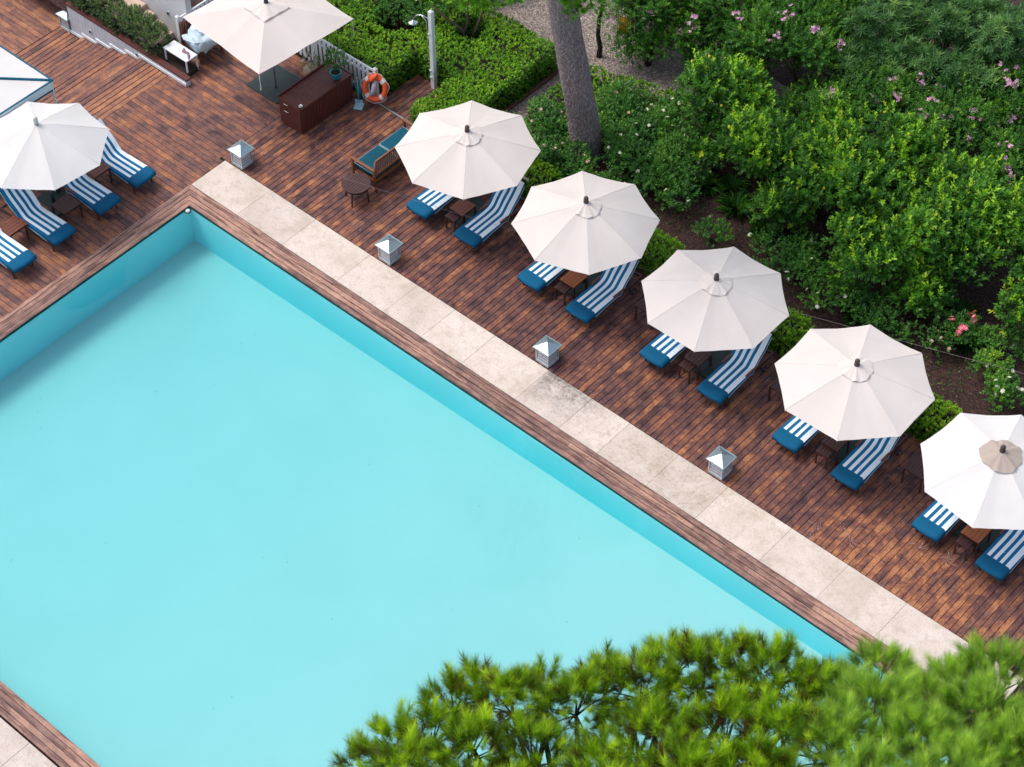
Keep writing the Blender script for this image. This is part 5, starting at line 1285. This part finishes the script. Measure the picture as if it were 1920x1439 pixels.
needles('crown', L_pinefar, t, P, D*np.array([1,1,0.5]), 60, 0.13, 0.0065, 0.45+0.2*H+rng.normal(0, 0.12, len(P)), 0.9)
b = MB()
for (x, y, z, r_) in UL: b.tube([(5.6,5.5,7.2), ((5.7+x)/2, (5.5+y)/2, 7.6), (x, y, z-0.1)], [0.09, 0.05, 0.02], 6)
b.build('limbs', M_twig, t, True)
# thin dark trunk with vine at the path
t = thing('slender_tree', 'slender dark trunk beside the gravel path right of the pine', 'tree', (0, 0, 0))
MB().tube([(3.42,9.50,-0.1),(3.44,9.52,0.25),(3.41,9.46,0.6),(3.45,9.44,1.1),(3.52,9.5,1.6),(3.6,9.6,2.1)], [0.07,0.06,0.05,0.046,0.04,0.02], 10).build('trunk', M_twigd, t, True)
P, D, H = lump_anchors([(3.62,9.60,1.45,0.36,0.32),(3.70,9.50,1.05,0.26,0.26),(3.55,9.85,1.75,0.42,0.3),(4.05,9.95,0.85,0.34,0.32),(3.95,9.55,0.55,0.26,0.28),(4.35,9.9,1.1,0.32,0.3),(3.98,9.95,1.5,0.3,0.25),(4.25,9.65,0.45,0.30,0.28)], 62, -0.5); leaf_obj('crown', L_vine, t, *shoots(P, D, 0.5+0.15*H+rng.normal(0, 0.1, len(P)), 12, 0.18, 1.2, 0.045, 0.024))
put('blossom', B_pink, t, P[H > 0.2], 3, 0.6, (0.8, 1.2), 6, 0.05)

# ------------------------------------------------------------------ near pines at the bottom of the view
NP = [(20.48,-14.30,16.60,0.22),(20.64,-14.12,16.89,0.23),(20.91,-13.94,17.12,0.25),(20.75,-13.51,16.95,0.22),(20.80,-13.23,16.84,0.20),(21.28,-13.34,17.29,0.27),(21.27,-13.00,16.98,0.22),(21.68,-12.99,17.28,0.26),(21.63,-12.55,17.06,0.22),
      (22.01,-12.56,17.37,0.28),(22.00,-12.11,17.13,0.26),(22.36,-12.16,17.42,0.30),(22.44,-11.72,17.13,0.26),(22.82,-11.80,17.39,0.30),(23.06,-11.67,17.32,0.27),(21.43,-14.04,17.54,0.26),(21.84,-13.72,17.51,0.28),(22.52,-12.99,17.58,0.32),
      (22.92,-12.59,17.61,0.34),(23.35,-12.40,17.75,0.34),(21.15,-14.50,17.40,0.26),(22.34,-13.51,17.62,0.22),(23.03,-13.23,17.79,0.33),(23.44,-12.87,17.78,0.33)]
NR = [(23.30,-11.54,17.26,0.30),(23.34,-10.98,17.06,0.26),(23.70,-11.62,17.51,0.35),(23.86,-11.13,17.20,0.31),(23.94,-10.72,17.12,0.28),(24.18,-10.45,17.18,0.34),(24.42,-11.17,17.60,0.38),(24.20,-11.76,17.65,0.38),(23.67,-12.19,17.69,0.34),
      (24.86,-11.41,17.76,0.40),(24.65,-11.87,17.86,0.36),(24.11,-12.39,17.84,0.34),(25.2,-10.9,17.6,0.5)]
def near_pine(name, label, lumps, extra, trunk, mat, dens, k, L, W, tonef, spread, base):
    t = thing(name, label, 'tree', (0, 0, 0))
    al = [(x, y, z, r_, r_*0.85) for (x, y, z, r_) in lumps] + [(x, y, z, r_, r_*0.8) for (x, y, z, r_) in extra]
    P, D, H = lump_anchors(al[:len(lumps)], dens, -0.75); P2, D2, H2 = lump_anchors(al[len(lumps):], dens*0.55, -0.6)
    P = np.concatenate([P, P2]); D = np.concatenate([D, D2]); H = np.concatenate([H, H2])
    lp, ld = [], []
    for (x, y, z, r_) in lumps:
        for j in range(5):
            d_ = nrm(np.array([-0.35, 0.45, 1.0]) + rng.normal(0, 0.42, 3)); b0 = np.array([x, y, z]) + d_*r_*rng.uniform(0.55, 0.85); ln = rng.uniform(0.05, 0.15)
            for q_ in range(3): lp.append(b0 + d_*ln*q_/2); ld.append(d_*2.2 + rng.normal(0, 0.15, 3))
    P = np.concatenate([P, np.array(lp)]); D = np.concatenate([D, np.array(ld)]); H = np.concatenate([H, np.full(len(lp), 0.85)])
    D = D + np.array([0, 0, 0.35])
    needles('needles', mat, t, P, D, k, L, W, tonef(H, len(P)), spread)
    b = MB(); b.tube(trunk, [0.26, 0.22, 0.18, 0.12], 14)
    top = Vector(trunk[-1])
    for i, (x, y, z, r_) in enumerate(lumps + extra):
        q = Vector((x, y, z)); m1 = top.lerp(q, 0.55) + Vector((0, 0, -0.35)); b.tube([top, m1, q - Vector((0, 0, r_*0.4)), q+Vector((0,0,r_*0.5))], [0.06, 0.035, 0.018, 0.007], 6)
        for j in range(9):
            d_ = Vector(rng.normal(size=3)).normalized(); e_ = q + d_*r_*0.95; b.tube([q - Vector((0, 0, r_*0.35)), (q+e_)/2 - Vector((0,0,0.03)), e_], [0.012, 0.008, 0.004], 4)
    b.build('branches', M_twigd, t, True)
    return t
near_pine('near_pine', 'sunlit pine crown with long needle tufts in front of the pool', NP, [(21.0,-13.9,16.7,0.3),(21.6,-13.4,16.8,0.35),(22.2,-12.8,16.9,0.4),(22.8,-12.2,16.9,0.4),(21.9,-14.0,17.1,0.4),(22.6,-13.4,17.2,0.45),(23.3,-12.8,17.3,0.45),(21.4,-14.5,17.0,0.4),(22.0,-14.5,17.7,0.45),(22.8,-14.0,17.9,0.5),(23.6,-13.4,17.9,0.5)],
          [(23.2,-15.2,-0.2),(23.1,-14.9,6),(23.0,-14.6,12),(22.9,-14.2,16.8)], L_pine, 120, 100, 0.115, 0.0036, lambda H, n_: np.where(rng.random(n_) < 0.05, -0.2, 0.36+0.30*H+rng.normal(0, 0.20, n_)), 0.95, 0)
near_pine('feathery_pine', 'light green feathery pine crown in the lower right corner', NR, [(25.0,-12.6,18.2,0.7),(25.8,-11.8,18.1,0.7),(24.4,-13.2,18.3,0.6)],
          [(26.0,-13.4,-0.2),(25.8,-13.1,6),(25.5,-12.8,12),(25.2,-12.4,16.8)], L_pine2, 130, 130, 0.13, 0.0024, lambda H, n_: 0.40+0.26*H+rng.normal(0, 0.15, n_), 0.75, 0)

# ------------------------------------------------------------------ small litter
n_ = 9000
X = rng.uniform(3.2, 17.5, n_); Y = rng.uniform(5.0, 9.0, n_); P = np.stack([X, Y, np.full(n_, -0.045)], 1)
D = np.stack([rng.normal(size=n_), rng.normal(size=n_), 0.15*rng.random(n_)], 1)
M_chip = leafmat('mulch_chip', [(0, (0.014, 0.008, 0.007)), (0.6, (0.060, 0.028, 0.022)), (0.92, (0.13, 0.075, 0.055)), (1, (0.42, 0.36, 0.28))], 0.0, 0.9)
tn = rng.random(n_)*0.88; tn[rng.random(n_) < 0.02] = 1.0
o = leaf_obj('mulch_chips', M_chip, None, P, D, np.array([0, 0, 1.0])+rng.normal(0, 0.3, (n_, 3)), rng.uniform(0.02, 0.06, n_), 0.014, tn); tag(o, 'brown bark chips scattered over the planting bed', 'bark chips')
n_ = 1500
X = rng.uniform(6.5, 17.5, n_); Y = rng.uniform(5.5, 8.4, n_); w_ = (np.sin(X*1.9)+np.sin(Y*2.7+X)) > 0.1; X, Y = X[w_], Y[w_]; n_ = len(X)
P = np.stack([X, Y, np.full(n_, -0.05)], 1); D = np.array([0, 0, 1.0])+rng.normal(0, 0.6, (n_, 3))
o = leaf_obj('ground_cover', L_rose, None, *shoots(P, D, 0.5+rng.normal(0, 0.2, n_), 5, 0.05, 1.2, 0.032, 0.020)); tag(o, 'small green weeds sprouting between the roses', 'weeds')
n_ = 260
P = np.stack([rng.uniform(-3, 19, n_), rng.uniform(1.5, 4.9, n_), np.full(n_, 0.006)], 1)
o = leaf_obj('fallen_leaves', M_chip, None, P, np.stack([rng.normal(size=n_), rng.normal(size=n_), np.zeros(n_)], 1), np.array([0, 0, 1.0])+rng.normal(0, 0.1, (n_, 3)), 0.03, 0.015, np.where(rng.random(n_) < 0.25, 1.0, 0.5)); tag(o, 'tiny dry leaves lying on the wooden deck', 'fallen leaves')
for (x, y, lb, sd) in [(16.95, 2.62, 'dry pale twig spray at the foot of the right hand loungers', 1), (15.9, 1.95, 'dry pinkish twig on the deck left of the last lounger', 2), (15.3, 1.70, 'dry twig tuft at the stone edge of the deck', 3), (17.5, 2.75, 'bent dry twig next to the orange table', 4)]:
    rs = random.Random(sd); b = MB()
    for k in range(9):
        a = rs.uniform(0, 6.28); L_ = rs.uniform(0.12, 0.32); b.tube([(0, 0, 0.01), (L_*0.5*math.cos(a), L_*0.5*math.sin(a), 0.05+rs.uniform(0, .05)), (L_*math.cos(a+.4), L_*math.sin(a+.4), 0.02+rs.uniform(0, .08))], [0.005, 0.004, 0.002], 4)
    o = b.build('dry_twig', M_dry, None, True, (x, y, 0.0)); tag(o, lb, 'twig', 'dry twigs on the deck')

n_ = 26
o = leaf_obj('floating_leaves', M_chip, None, np.stack([rng.uniform(1, 17, n_), rng.uniform(-10, -0.4, n_), np.full(n_, WZ+0.004)], 1), np.stack([rng.normal(size=n_), rng.normal(size=n_), np.zeros(n_)], 1), np.array([0, 0, 1.0])+np.zeros((n_, 3)), 0.035, 0.016, np.full(n_, 0.7)); tag(o, 'tiny leaves floating on the pool water', 'floating leaves')
